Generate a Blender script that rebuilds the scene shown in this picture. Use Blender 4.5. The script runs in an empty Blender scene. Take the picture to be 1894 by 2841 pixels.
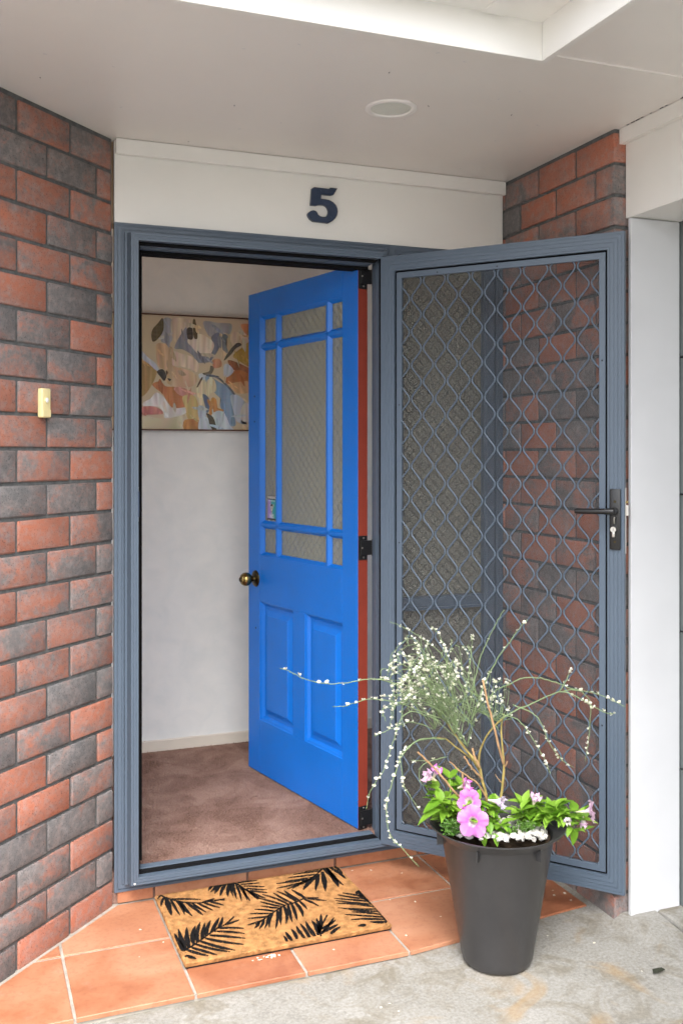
import bpy, bmesh, math, random
from math import sin, cos, pi, radians, sqrt, hypot
from mathutils import Vector, Matrix, Euler

random.seed(7)
R = random.uniform
scene = bpy.context.scene
COL = scene.collection

# ------------------------------------------------------------------ camera
CAM = Vector((-0.4537, -3.1813, 1.4371))
YAW = radians(68.876)              # angle between the viewing axis and the door wall
FPX, U0, V0 = 2733.2, 947.0, 1255.45   # focal length and principal point for a 1894 wide frame
cd = bpy.data.cameras.new('camera')
cam = bpy.data.objects.new('camera', cd)
COL.objects.link(cam)
cam.location = CAM
cam.rotation_euler = (radians(90), 0, -(pi / 2 - YAW))
cd.sensor_fit = 'HORIZONTAL'
cd.sensor_width = 24.0
cd.lens = 24.0 * FPX / 1894.0
cd.shift_y = -(1420.5 - V0) / 1894.0
cd.clip_start = 0.05
cd.clip_end = 400
scene.camera = cam

# ------------------------------------------------------------------ sky, sun, exposure
SUN_EL, SUN_AZ = radians(55), radians(200)      # azimuth measured from +Y, clockwise
w = bpy.data.worlds.new('World'); scene.world = w; w.use_nodes = True
nt = w.node_tree
for n in list(nt.nodes): nt.nodes.remove(n)
out = nt.nodes.new('ShaderNodeOutputWorld'); bg = nt.nodes.new('ShaderNodeBackground')
sky = nt.nodes.new('ShaderNodeTexSky'); sky.sky_type = 'NISHITA'; sky.sun_disc = False
sky.sun_elevation = SUN_EL; sky.sun_rotation = SUN_AZ
sky.dust_density = 4.0; sky.air_density = 1.0; sky.ozone_density = 1.0
hs = nt.nodes.new('ShaderNodeHueSaturation'); hs.inputs['Saturation'].default_value = 0.34
nt.links.new(sky.outputs[0], hs.inputs['Color']); nt.links.new(hs.outputs[0], bg.inputs[0])
bg.inputs[1].default_value = 0.15
nt.links.new(bg.outputs[0], out.inputs[0])
sd = bpy.data.lights.new('sun', 'SUN'); so = bpy.data.objects.new('sun', sd); COL.objects.link(so)
sd.energy = 0.7; sd.angle = radians(40); sd.color = (1.0, 0.975, 0.94)
sdir = Vector((sin(SUN_AZ) * cos(SUN_EL), cos(SUN_AZ) * cos(SUN_EL), sin(SUN_EL)))
so.rotation_euler = sdir.to_track_quat('Z', 'Y').to_euler()
so.location = sdir * 20
vs = scene.view_settings
vs.view_transform = 'Standard'; vs.look = 'None'; vs.gamma = 1.0; vs.use_curve_mapping = False
vs.exposure = 2.02
cy = scene.cycles
cy.use_denoising = True; cy.denoiser = 'OPENIMAGEDENOISE'; cy.denoising_prefilter = 'FAST'
cy.max_bounces = 14; cy.diffuse_bounces = 8; cy.glossy_bounces = 5; cy.transmission_bounces = 8; cy.transparent_max_bounces = 16

# ------------------------------------------------------------------ helpers
def ray(u, v):
    a = (u - U0) / FPX; b = (V0 - v) / FPX
    return Vector((a * sin(YAW) + cos(YAW), -a * cos(YAW) + sin(YAW), b))
def at(u, v, depth):
    return CAM + ray(u, v) * depth

def link(o, parent=None):
    COL.objects.link(o)
    if parent is not None: o.parent = parent
    return o

class MB:
    def __init__(s): s.v = []; s.f = []
    def add(s, vs, fs):
        b = len(s.v); s.v += [tuple(p) for p in vs]; s.f += [tuple(b + i for i in f) for f in fs]; return s
    def box(s, x0, x1, y0, y1, z0, z1):
        return s.add([(x0,y0,z0),(x1,y0,z0),(x1,y1,z0),(x0,y1,z0),(x0,y0,z1),(x1,y0,z1),(x1,y1,z1),(x0,y1,z1)],
                     [(0,3,2,1),(4,5,6,7),(0,1,5,4),(1,2,6,5),(2,3,7,6),(3,0,4,7)])
    def bbox(s, x0, x1, y0, y1, z0, z1, b=0.003, seg=2, jit=0.0):
        bm = bmesh.new()
        bmesh.ops.create_cube(bm, size=1.0)
        for q in bm.verts:
            q.co = Vector(((x0+x1)/2 + q.co.x*(x1-x0), (y0+y1)/2 + q.co.y*(y1-y0), (z0+z1)/2 + q.co.z*(z1-z0)))
        b = min(b, abs(x1-x0)*.45, abs(y1-y0)*.45, abs(z1-z0)*.45)
        bmesh.ops.bevel(bm, geom=list(bm.edges), offset=b, segments=seg, affect='EDGES', profile=0.5)
        if jit:
            for q in bm.verts: q.co += Vector((R(-jit,jit), R(-jit,jit), R(-jit,jit)))
        s.frombm(bm); return s
    def frombm(s, bm):
        bm.verts.index_update()
        s.add([q.co[:] for q in bm.verts], [[q.index for q in f.verts] for f in bm.faces]); bm.free(); return s
    def prism(s, poly, z0, z1, axis='z', bev=0.0):
        n = len(poly)
        def P(p, h):
            if axis == 'z': return (p[0], p[1], h)
            if axis == 'y': return (p[0], h, p[1])
            return (h, p[0], p[1])
        if bev:
            ins = inset(poly, bev)
            vs = [P(p, z0) for p in poly] + [P(p, z1 - bev*(1 if z1 > z0 else -1)) for p in poly] + [P(p, z1) for p in ins]
            fs = [tuple(range(n-1,-1,-1)), tuple(range(2*n,3*n))]
            for i in range(n):
                j = (i+1) % n
                fs += [(i,j,n+j,n+i),(n+i,n+j,2*n+j,2*n+i)]
        else:
            vs = [P(p, z0) for p in poly] + [P(p, z1) for p in poly]
            fs = [tuple(range(n-1,-1,-1)), tuple(range(n,2*n))]
            for i in range(n):
                j = (i+1) % n; fs.append((i,j,n+j,n+i))
        return s.add(vs, fs)
    def tube(s, pts, rad, seg=6, cap=True):
        pts = [Vector(p) for p in pts]; n = len(pts)
        if not hasattr(rad, '__len__'): rad = [rad]*n
        vs = []; ref = Vector((0.31,0.23,0.92)).normalized()
        for i, p in enumerate(pts):
            d = (pts[min(i+1,n-1)] - pts[max(i-1,0)])
            if d.length < 1e-9: d = Vector((0,0,1))
            d.normalize()
            a = d.cross(ref)
            if a.length < .05: a = d.cross(Vector((1,0,0)))
            a.normalize(); b = d.cross(a)
            for k in range(seg):
                t = 2*pi*k/seg; vs.append(p + (a*cos(t) + b*sin(t))*rad[i])
        fs = []
        for i in range(n-1):
            for k in range(seg):
                k2 = (k+1)%seg; fs.append((i*seg+k, i*seg+k2, (i+1)*seg+k2, (i+1)*seg+k))
        if cap: fs += [tuple(range(seg-1,-1,-1)), tuple(range((n-1)*seg, n*seg))]
        return s.add(vs, fs)
    def lathe(s, prof, seg=32, c=(0,0,0), M=None):
        vs = []; n = len(prof)
        for i in range(seg):
            t = 2*pi*i/seg
            for r, z in prof:
                p = Vector((r*cos(t), r*sin(t), z))
                if M is not None: p = M @ p
                vs.append(p + Vector(c))
        fs = []
        for i in range(seg):
            j = (i+1)%seg
            for k in range(n-1): fs.append((i*n+k, j*n+k, j*n+k+1, i*n+k+1))
        return s.add(vs, fs)
    def mesh(s, name, mat, smooth=False, fix=True):
        me = bpy.data.meshes.new(name)
        me.from_pydata(s.v, [], s.f)
        if fix:
            bm = bmesh.new(); bm.from_mesh(me); bmesh.ops.recalc_face_normals(bm, faces=bm.faces); bm.to_mesh(me); bm.free()
        me.materials.append(mat)
        if smooth:
            me.polygons.foreach_set('use_smooth', [True]*len(me.polygons))
            if smooth != 'full': me.set_sharp_from_angle(angle=radians(38))
        me.update(); return me
    def build(s, name, mat, parent=None, smooth=False, loc=(0,0,0), rot=(0,0,0), fix=True):
        o = bpy.data.objects.new(name, s.mesh(name, mat, smooth, fix)); link(o, parent)
        o.location = loc; o.rotation_euler = rot
        return o

def inset(poly, d):
    n = len(poly); res = []
    area = sum(poly[i][0]*poly[(i+1)%n][1]-poly[(i+1)%n][0]*poly[i][1] for i in range(n))
    sg = 1 if area > 0 else -1
    for i in range(n):
        p0 = Vector(poly[i-1][:2]); p1 = Vector(poly[i][:2]); p2 = Vector(poly[(i+1)%n][:2])
        a = (p1-p0).normalized(); b = (p2-p1).normalized()
        na = Vector((-a.y,a.x))*sg; nb = Vector((-b.y,b.x))*sg
        m = na+nb; k = m.dot(na)
        m = m/max(k,.35) if k > 1e-6 else na
        res.append(tuple(p1 + m*d))
    return res

def clip(poly, nx, ny, d):        # keep nx*x+ny*y <= d
    res = []
    for i in range(len(poly)):
        a, b = poly[i], poly[(i+1)%len(poly)]
        da = nx*a[0]+ny*a[1]-d; db = nx*b[0]+ny*b[1]-d
        if da <= 0: res.append(a)
        if (da < 0 < db) or (db < 0 < da):
            t = da/(da-db); res.append((a[0]+(b[0]-a[0])*t, a[1]+(b[1]-a[1])*t))
    return res

def tag(o, label=None, cat=None, group=None, kind=None):
    if label: o['label'] = label
    if cat: o['category'] = cat
    if group: o['group'] = group
    if kind or cat: o['kind'] = kind or 'thing'
    return o
def empty(name, loc=(0,0,0), rz=0):
    o = bpy.data.objects.new(name, None); link(o); o.location = loc; o.rotation_euler = (0,0,rz); return o
def dup(o, parent=None, loc=None, rot=None, scale=None):
    c = o.copy(); link(c, parent)
    if loc is not None: c.location = loc
    if rot is not None: c.rotation_euler = rot
    if scale is not None: c.scale = scale if hasattr(scale, '__len__') else (scale,)*3
    return c

def frame4(x0, x1, z0, z1, prof, sign=-1, skip=()):
    """four mitred members of a rectangular frame in the local x-z plane; prof = (distance in from the edge, height)"""
    res = []
    n = len(prof)
    def member(k):
        m = MB(); A = []; B = []
        for d, h in prof:
            y = sign*h
            L, Rr, T, Bo = x0+d, x1-d, z1-d, z0+d
            if k == 0: A.append((L,y,Bo)); B.append((L,y,T))
            if k == 1: A.append((Rr,y,Bo)); B.append((Rr,y,T))
            if k == 2: A.append((L,y,T)); B.append((Rr,y,T))
            if k == 3: A.append((L,y,Bo)); B.append((Rr,y,Bo))
        fs = [tuple(range(n)), tuple(range(2*n-1, n-1, -1))]
        for i in range(n):
            j = (i+1)%n; fs.append((i, n+i, n+j, j))
        m.add(A+B, fs); return m
    for k in range(4):
        res.append(None if k in skip else member(k))
    return res          # low-x stile, high-x stile, top rail, bottom rail

# ------------------------------------------------------------------ materials
def mat(name):
    m = bpy.data.materials.new(name); m.use_nodes = True
    nt = m.node_tree; b = nt.nodes['Principled BSDF']
    return m, nt, b
def N(nt, t, **k):
    n = nt.nodes.new(t)
    for a, v in k.items(): setattr(n, a, v)
    return n
def L(nt, a, b): nt.links.new(a, b)
def noise(nt, vec, scale, detail=4, rough=.55, dist=0.0):
    n = N(nt, 'ShaderNodeTexNoise'); n.inputs['Scale'].default_value = scale; n.inputs['Detail'].default_value = detail
    n.inputs['Roughness'].default_value = rough; n.inputs['Distortion'].default_value = dist
    if vec is not None: L(nt, vec, n.inputs['Vector'])
    return n.outputs['Fac']
def ramp(nt, fac, stops, interp='LINEAR'):
    r = N(nt, 'ShaderNodeValToRGB'); cr = r.color_ramp; cr.interpolation = interp
    while len(cr.elements) < len(stops): cr.elements.new(0.5)
    for e, (p, c) in zip(cr.elements, stops):
        e.position = p; e.color = (*c, 1) if len(c) == 3 else c
    L(nt, fac, r.inputs[0]); return r.outputs[0]
def mixc(nt, fac, a, b, blend='MIX'):
    m = N(nt, 'ShaderNodeMix', data_type='RGBA', blend_type=blend)
    for sock, v in ((m.inputs['Factor'], fac), (m.inputs[6], a), (m.inputs[7], b)):
        if hasattr(v, 'is_linked') or hasattr(v, 'links'): L(nt, v, sock)
        elif hasattr(v, '__len__'): sock.default_value = (*v, 1)
        else: sock.default_value = v
    return m.outputs[2]
def math_(nt, op, a, b=None, c=None, clamp=False):
    m = N(nt, 'ShaderNodeMath', operation=op); m.use_clamp = clamp
    for i, v in enumerate((a, b, c)):
        if v is None: continue
        if hasattr(v, 'links'): L(nt, v, m.inputs[i])
        else: m.inputs[i].default_value = v
    return m.outputs[0]
def bump(nt, b, h, strength=.3, dist=.002):
    n = N(nt, 'ShaderNodeBump'); n.inputs['Strength'].default_value = strength; n.inputs['Distance'].default_value = dist
    L(nt, h, n.inputs['Height']); L(nt, n.outputs[0], b.inputs['Normal']); return n
def coords(nt, kind='Object', randomise=False, scale=None):
    tc = N(nt, 'ShaderNodeTexCoord'); o = tc.outputs[kind]
    if randomise:
        oi = N(nt, 'ShaderNodeObjectInfo')
        m = math_(nt, 'MULTIPLY', oi.outputs['Random'], 57.0)
        a = N(nt, 'ShaderNodeVectorMath', operation='ADD'); L(nt, o, a.inputs[0])
        cx = N(nt, 'ShaderNodeCombineXYZ'); L(nt, m, cx.inputs[0]); L(nt, m, cx.inputs[1]); L(nt, m, cx.inputs[2])
        L(nt, cx.outputs[0], a.inputs[1]); o = a.outputs[0]
    if scale:
        mp = N(nt, 'ShaderNodeMapping'); mp.inputs['Scale'].default_value = scale; L(nt, o, mp.inputs[0]); o = mp.outputs[0]
    return o
def rnd(nt): return N(nt, 'ShaderNodeObjectInfo').outputs['Random']

def simple(name, col, rough=.5, spec=.5, metal=0.0, var=0.06, scale=6, bmp=0.0, bscale=200, rand=0.0, coat=0.0):
    m, nt, b = mat(name)
    v = coords(nt, 'Object')
    f = noise(nt, v, scale, 5)
    c = ramp(nt, f, [(.3, tuple(x*(1-var) for x in col)), (.7, tuple(min(1,x*(1+var)) for x in col))])
    if rand:
        hsv = N(nt, 'ShaderNodeHueSaturation'); L(nt, c, hsv.inputs['Color'])
        L(nt, math_(nt, 'MULTIPLY_ADD', rnd(nt), 2*rand, 1-rand), hsv.inputs['Value']); c = hsv.outputs[0]
    L(nt, c, b.inputs['Base Color'])
    b.inputs['Roughness'].default_value = rough; b.inputs['Metallic'].default_value = metal
    b.inputs['Specular IOR Level'].default_value = spec; b.inputs['Coat Weight'].default_value = coat
    if bmp: bump(nt, b, noise(nt, v, bscale, 3), bmp, .001)
    return m

M = {}
# bricks: red to charcoal mottled, pitted face
def brick_mat():
    m, nt, b = mat('brick_clay')
    v = coords(nt, 'Object', True)
    vs_ = coords(nt, 'Object', True, (1, 1, 1.6))
    r = rnd(nt)
    n1 = noise(nt, vs_, 5.0, 4, .6, .8)
    n2 = noise(nt, v, 95, 5, .7)
    a = math_(nt, 'MULTIPLY_ADD', r, .36, -.17)
    f = math_(nt, 'ADD', n1, a)
    f = math_(nt, 'ADD', f, math_(nt, 'MULTIPLY_ADD', n2, .5, -.25))
    c = ramp(nt, f, [(.27, (.15,.146,.147)), (.42, (.20,.172,.165)), (.50, (.29,.172,.148)), (.60, (.375,.165,.118)), (.78, (.43,.155,.095))])
    # whitish bloom and dark pits
    n3 = noise(nt, v, 40, 6, .75)
    c = mixc(nt, math_(nt, 'MULTIPLY', ramp(nt, n3, [(.46,(0,0,0)),(.68,(1,1,1))]), .5), c, (.34,.30,.295))
    pit = noise(nt, v, 260, 3, .6)
    c = mixc(nt, math_(nt, 'MULTIPLY', ramp(nt, pit, [(.30,(1,1,1)),(.42,(0,0,0))]), .7), c, (.03,.025,.025))
    L(nt, c, b.inputs['Base Color'])
    b.inputs['Roughness'].default_value = .85; b.inputs['Specular IOR Level'].default_value = .25
    h = math_(nt, 'ADD', math_(nt, 'MULTIPLY', ramp(nt, pit, [(.28,(0,0,0)),(.45,(1,1,1))]), .8), math_(nt, 'MULTIPLY', n2, 1.2))
    bump(nt, b, h, .5, .0025)
    return m
M['brick'] = brick_mat()
M['mortar'] = simple('mortar', (.125,.128,.128), .95, .1, var=.25, scale=60, bmp=.5, bscale=300)
M['grout'] = simple('grout', (.36,.335,.29), .95, .1, var=.2, scale=25, bmp=.4, bscale=250)
# powder-coated slate blue aluminium
M['frame'] = simple('slate_blue_aluminium', (.085,.116,.158), .36, .45, var=.05, scale=3)
M['frame_dark'] = simple('dark_slate_blue', (.03,.04,.055), .5, .3)  # darker slate blue for the rivets of the grille frame
M['black_seal'] = simple('black_pile_seal', (.008,.008,.009), .95, .1)
M['black_metal'] = simple('black_metal', (.010,.010,.011), .32, .5)
M['steel'] = simple('brushed_steel', (.55,.53,.5), .28, .5, metal=1.0)
M['brass'] = simple('antique_brass', (.30,.22,.085), .24, .5, metal=1.0, var=.25, scale=40)
M['brass_dark'] = simple('tarnished_brass', (.07,.055,.03), .3, .5, metal=1.0, var=.3, scale=50)
def paint_blue():
    m, nt, b = mat('bright_blue_gloss_paint')
    v = coords(nt, 'Object')
    c = ramp(nt, noise(nt, v, 4, 4), [(.3,(.001,.135,.54)),(.7,(.002,.150,.60))])
    L(nt, c, b.inputs['Base Color'])
    b.inputs['Roughness'].default_value = .33
    vb = coords(nt, 'Object', False, (18, 18, 160))
    b.inputs['Specular IOR Level'].default_value = .45
    return m
M['blue'] = paint_blue()
M['red'] = simple('brick_red_paint', (.21,.034,.02), .42, .4, var=.12, scale=8)
M['white'] = simple('white_paint', (.77,.76,.725), .42, .4, var=.025, scale=2.5, bmp=.05, bscale=40)
M['post_white'] = simple('white_jamb_paint', (.62,.63,.65), .45, .4, var=.03, scale=5, bmp=.05, bscale=30)
def soffit_mat():
    m, nt, b = mat('off_white_soffit_paint')
    v = coords(nt, 'Object')
    c = ramp(nt, noise(nt, v, 1.6, 4), [(.3,(.77,.74,.705)),(.7,(.80,.775,.74))])
    sp = noise(nt, v, 90, 2)
    c = mixc(nt, ramp(nt, sp, [(.17,(1,1,1)),(.20,(0,0,0))]), c, (.25,.22,.2))
    sp2 = noise(nt, coords(nt, 'Object', False, (1,3,1)), 55, 2)
    c = mixc(nt, ramp(nt, sp2, [(.80,(0,0,0)),(.83,(1,1,1))]), c, (.85,.83,.8))
    L(nt, c, b.inputs['Base Color']); b.inputs['Roughness'].default_value = .38
    bump(nt, b, noise(nt, coords(nt, 'Object', False, (2,14,1)), 6, 3), .05, .006)
    return m
M['soffit'] = soffit_mat()
def tile_mat():
    m, nt, b = mat('terracotta_tile')
    v = coords(nt, 'Object', True)
    n1 = noise(nt, v, 5, 4, .55, .5)
    n2 = noise(nt, v, 70, 4, .65)
    f = math_(nt, 'ADD', n1, math_(nt, 'MULTIPLY_ADD', rnd(nt), .26, -.13))
    c = ramp(nt, f, [(.30,(.30,.110,.053)),(.44,(.375,.155,.080)),(.56,(.42,.190,.105)),(.72,(.46,.235,.14))])
    c = mixc(nt, ramp(nt, n2, [(.36,(.22,.22,.22)),(.5,(0,0,0))]), c, (.20,.055,.02))
    d = noise(nt, v, 16, 5, .7)
    c = mixc(nt, math_(nt, 'MULTIPLY', ramp(nt, d, [(.6,(0,0,0)),(.8,(1,1,1))]), .25), c, (.55,.42,.34))
    L(nt, c, b.inputs['Base Color'])
    L(nt, ramp(nt, n1, [(.3,(.42,)*3),(.7,(.6,)*3)]), b.inputs['Roughness'])
    bump(nt, b, math_(nt, 'ADD', n2, math_(nt, 'MULTIPLY', n1, 3)), .12, .002)
    return m
M['tile'] = tile_mat()
def concrete_mat():
    m, nt, b = mat('weathered_concrete')
    v = coords(nt, 'Object')
    n1 = noise(nt, v, 2.6, 6, .6, .4); n2 = noise(nt, v, 110, 4, .7); n3 = noise(nt, v, 7, 6, .68, 1.0)
    c = ramp(nt, n1, [(.3,(.20,.19,.168)),(.55,(.30,.29,.265)),(.75,(.385,.375,.355))])
    c = mixc(nt, .38, c, ramp(nt, n2, [(.3,(.09,.088,.08)),(.5,(.28,.272,.25)),(.72,(.50,.49,.46))]))
    c = mixc(nt, math_(nt, 'MULTIPLY', ramp(nt, n3, [(.48,(0,0,0)),(.64,(1,1,1))]), .6), c, (.16,.135,.09))
    c = mixc(nt, math_(nt, 'MULTIPLY', ramp(nt, noise(nt, v, 4.3, 3, .5, 1.0), [(.60,(0,0,0)),(.72,(1,1,1))]), .55), c, (.33,.215,.095))
    L(nt, c, b.inputs['Base Color']); b.inputs['Roughness'].default_value = .88; b.inputs['Specular IOR Level'].default_value = .25
    bump(nt, b, math_(nt, 'ADD', n2, math_(nt, 'MULTIPLY', n3, 2)), .5, .003)
    return m
M['concrete'] = concrete_mat()
def carpet_mat():
    m, nt, b = mat('brown_carpet')
    v = coords(nt, 'Object')
    n1 = noise(nt, v, 5.5, 5, .6, .6); n2 = noise(nt, v, 170, 4, .7)
    c = ramp(nt, n1, [(.36,(.17,.095,.073)),(.5,(.30,.185,.15)),(.62,(.43,.29,.24))])
    c = mixc(nt, .5, c, ramp(nt, n2, [(.3,(.08,.042,.03)),(.55,(.27,.165,.13)),(.75,(.50,.35,.29))]))
    L(nt, c, b.inputs['Base Color']); b.inputs['Roughness'].default_value = 1.0; b.inputs['Specular IOR Level'].default_value = .05
    bump(nt, b, n2, .8, .006)
    return m
M['carpet'] = carpet_mat()
def wallpaper():
    m, nt, b = mat('mottled_pale_wallpaper')
    v = coords(nt, 'Object')
    c = ramp(nt, noise(nt, v, 9, 6, .65, .5), [(.32,(.69,.71,.71)),(.5,(.735,.745,.74)),(.7,(.77,.775,.765))])
    L(nt, c, b.inputs['Base Color']); b.inputs['Roughness'].default_value = .75
    bump(nt, b, noise(nt, v, 60, 4), .05, .002)
    return m
M['wallpaper'] = wallpaper()
M['skirting'] = simple('cream_skirting_paint', (.66,.61,.53), .4, .4, var=.04, scale=6)
M['ceiling'] = simple('warm_bounce_paint', (.66,.47,.30), .6, .3, var=.12)  # invented warm tone for unseen hall surfaces, so their bounce warms the upper wall
M['canvas'] = simple('canvas', (.7,.67,.6), .8, .2)
M['walnut'] = simple('walnut_frame', (.10,.045,.025), .4, .4, var=.3, scale=30)
M['cream_plastic'] = simple('cream_plastic', (.80,.69,.36), .35, .5, var=.03)
M['white_plastic'] = simple('white_plastic', (.85,.84,.82), .3, .5, var=.02)
M['number'] = simple('navy_number_paint', (.018,.035,.075), .4, .5, var=.12, scale=30)
def pot_mat():
    m, nt, b = mat('black_pot_plastic')
    v = coords(nt, 'Object'); n1 = noise(nt, v, 7, 6, .7, .6); n2 = noise(nt, v, 130, 4, .7)
    c = ramp(nt, n1, [(.3,(.033,.0325,.0345)),(.7,(.043,.042,.0435))])
    L(nt, c, b.inputs['Base Color']); L(nt, ramp(nt, n1, [(.3,(.34,)*3),(.72,(.40,)*3)]), b.inputs['Roughness'])
    return m
M['pot'] = pot_mat()
M['soil'] = simple('potting_soil', (.035,.024,.016), 1.0, .1, var=.5, scale=60, bmp=1.0, bscale=120)
M['stone'] = simple('white_quartz', (.52,.505,.47), .65, .3, var=.2, scale=45, bmp=.5, bscale=90, rand=.10)
M['garage'] = simple('grey_garage_door', (.13,.15,.15), .5, .4)
M['pale_ground'] = simple('pale_bounce_ground', (.33,.32,.30), 1.0, .1, var=.2, scale=3, bmp=.6, bscale=50)  # ground out of view, made pale so its bounce lifts the porch
M['roof'] = simple('roof_tiles', (.16,.07,.05), .85, .2)
M['lens'] = simple('frosted_lens', (.74,.77,.72), .25, .5)
M['coir'] = simple('coir_fibre', (.40,.21,.085), 1.0, .05, var=.35, scale=45, bmp=1.0, bscale=260)
M['coir_black'] = simple('black_dyed_coir', (.010,.009,.009), 1.0, .08, var=.3, scale=60, bmp=1.0, bscale=260)
M['rubber'] = simple('black_rubber', (.012,.012,.012), .8, .2)

def glass_mat(name, tint, sx, sz, rough=.12, strength=.5):
    """patterned obscure glass: a diamond lattice of little pressed flowers"""
    m, nt, b = mat(name)
    tc = N(nt, 'ShaderNodeTexCoord'); sp = N(nt, 'ShaderNodeSeparateXYZ'); L(nt, tc.outputs['Object'], sp.inputs[0])
    x = math_(nt, 'DIVIDE', sp.outputs[0], sx); z = math_(nt, 'DIVIDE', sp.outputs[2], sz)
    p = math_(nt, 'ADD', x, z); q = math_(nt, 'SUBTRACT', x, z)
    ap = math_(nt, 'ABSOLUTE', math_(nt, 'SINE', math_(nt, 'MULTIPLY', p, pi)))
    aq = math_(nt, 'ABSOLUTE', math_(nt, 'SINE', math_(nt, 'MULTIPLY', q, pi)))
    wob = math_(nt, 'MULTIPLY', math_(nt, 'COSINE', math_(nt, 'MULTIPLY', p, 6*pi)), math_(nt, 'COSINE', math_(nt, 'MULTIPLY', q, 6*pi)))
    mn = math_(nt, 'MINIMUM', ap, aq)
    e = math_(nt, 'SUBTRACT', mn, math_(nt, 'MULTIPLY', wob, .05))
    ridge = ramp(nt, e, [(.02,(0,0,0)),(.26,(1,1,1)),(.40,(.72,)*3),(.70,(.80,)*3),(.86,(.62,)*3),(1.0,(.95,)*3)])
    h = math_(nt, 'ADD', ridge, math_(nt, 'MULTIPLY', wob, .035))
    b.inputs['Base Color'].default_value = (*tint, 1); b.inputs['Transmission Weight'].default_value = .58
    b.inputs['Roughness'].default_value = rough; b.inputs['IOR'].default_value = 1.5
    bump(nt, b, h, strength, .010)
    return m
M['pane'] = glass_mat('patterned_glass', (.50,.50,.405), .041, .039, .12, .6)
M['pane_side'] = glass_mat('sidelight_patterned_glass', (.40,.395,.335), .038, .038, .10, .8)

def insect_mat():
    m, nt, b = mat('insect_screen_mesh')
    o = [n for n in nt.nodes if n.type == 'OUTPUT_MATERIAL'][0]
    t = N(nt, 'ShaderNodeBsdfTransparent'); mx = N(nt, 'ShaderNodeMixShader')
    b.inputs['Base Color'].default_value = (.06,.066,.075,1); b.inputs['Roughness'].default_value = .6
    mx.inputs[0].default_value = .15
    L(nt, t.outputs[0], mx.inputs[1]); L(nt, b.outputs[0], mx.inputs[2]); L(nt, mx.outputs[0], o.inputs[0])
    return m
M['insect'] = insect_mat()

def leafy(name, c0, c1, rough=.45, trans=.35):
    m, nt, b = mat(name)
    o = [n for n in nt.nodes if n.type == 'OUTPUT_MATERIAL'][0]
    v = coords(nt, 'Object', True)
    f = math_(nt, 'ADD', math_(nt, 'MULTIPLY', noise(nt, v, 30, 3), .5), math_(nt, 'MULTIPLY', rnd(nt), .5))
    c = ramp(nt, f, [(.25, c0), (.75, c1)])
    L(nt, c, b.inputs['Base Color']); b.inputs['Roughness'].default_value = rough
    t = N(nt, 'ShaderNodeBsdfTranslucent'); L(nt, c, t.inputs[0])
    mx = N(nt, 'ShaderNodeMixShader'); mx.inputs[0].default_value = trans
    L(nt, b.outputs[0], mx.inputs[1]); L(nt, t.outputs[0], mx.inputs[2]); L(nt, mx.outputs[0], o.inputs[0])
    return m
M['leaf'] = leafy('petunia_leaf', (.13,.30,.02), (.33,.56,.07))
M['leaf_small'] = leafy('alyssum_leaf', (.09,.22,.035), (.22,.40,.075))
M['twig'] = leafy('broom_twig_green', (.11,.18,.085), (.23,.31,.15), .6, .1)
M['stem'] = simple('woody_stem', (.30,.235,.075), .7, .3, var=.35, scale=30)
M['stick'] = simple('bare_tan_stick', (.36,.225,.12), .8, .2, var=.3, scale=30)
M['bloom'] = leafy('white_broom_flower', (.68,.69,.52), (.88,.87,.79), .6, .3)
M['petal_fallen'] = simple('fallen_petal', (.75,.70,.58), .7, .2)
def petunia_mat(name, edge, mid, core):
    m, nt, b = mat(name)
    o = [n for n in nt.nodes if n.type == 'OUTPUT_MATERIAL'][0]
    tc = N(nt, 'ShaderNodeTexCoord'); sp = N(nt, 'ShaderNodeSeparateXYZ'); L(nt, tc.outputs['Object'], sp.inputs[0])
    r = math_(nt, 'SQRT', math_(nt, 'ADD', math_(nt, 'POWER', sp.outputs[0], 2.0), math_(nt, 'POWER', sp.outputs[1], 2.0)))
    r = math_(nt, 'ADD', r, math_(nt, 'MULTIPLY_ADD', noise(nt, tc.outputs['Object'], 90, 3), .012, -.006))
    c = ramp(nt, math_(nt, 'MULTIPLY', r, 22), [(.10,core),(.19,(.84,.66,.80)),(.34,edge),(.97,mid)])
    L(nt, c, b.inputs['Base Color']); b.inputs['Roughness'].default_value = .55
    t = N(nt, 'ShaderNodeBsdfTranslucent'); L(nt, c, t.inputs[0])
    mx = N(nt, 'ShaderNodeMixShader'); mx.inputs[0].default_value = .3
    L(nt, b.outputs[0], mx.inputs[1]); L(nt, t.outputs[0], mx.inputs[2]); L(nt, mx.outputs[0], o.inputs[0])
    return m
M['pink'] = petunia_mat('pink_petunia', (.60,.13,.54), (.70,.30,.64), (.80,.78,.55))
M['palepink'] = petunia_mat('pale_pink_petunia', (.74,.45,.66), (.78,.62,.72), (.78,.76,.50))
M['wilted'] = petunia_mat('wilted_lilac_petunia', (.55,.50,.66), (.72,.70,.75), (.74,.74,.62))

# ================================================================== SETTING
ground = MB().box(-120, 120, -120, 120, -0.30, -0.12).build('ground', M['pale_ground']); tag(ground, kind='structure')

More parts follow.
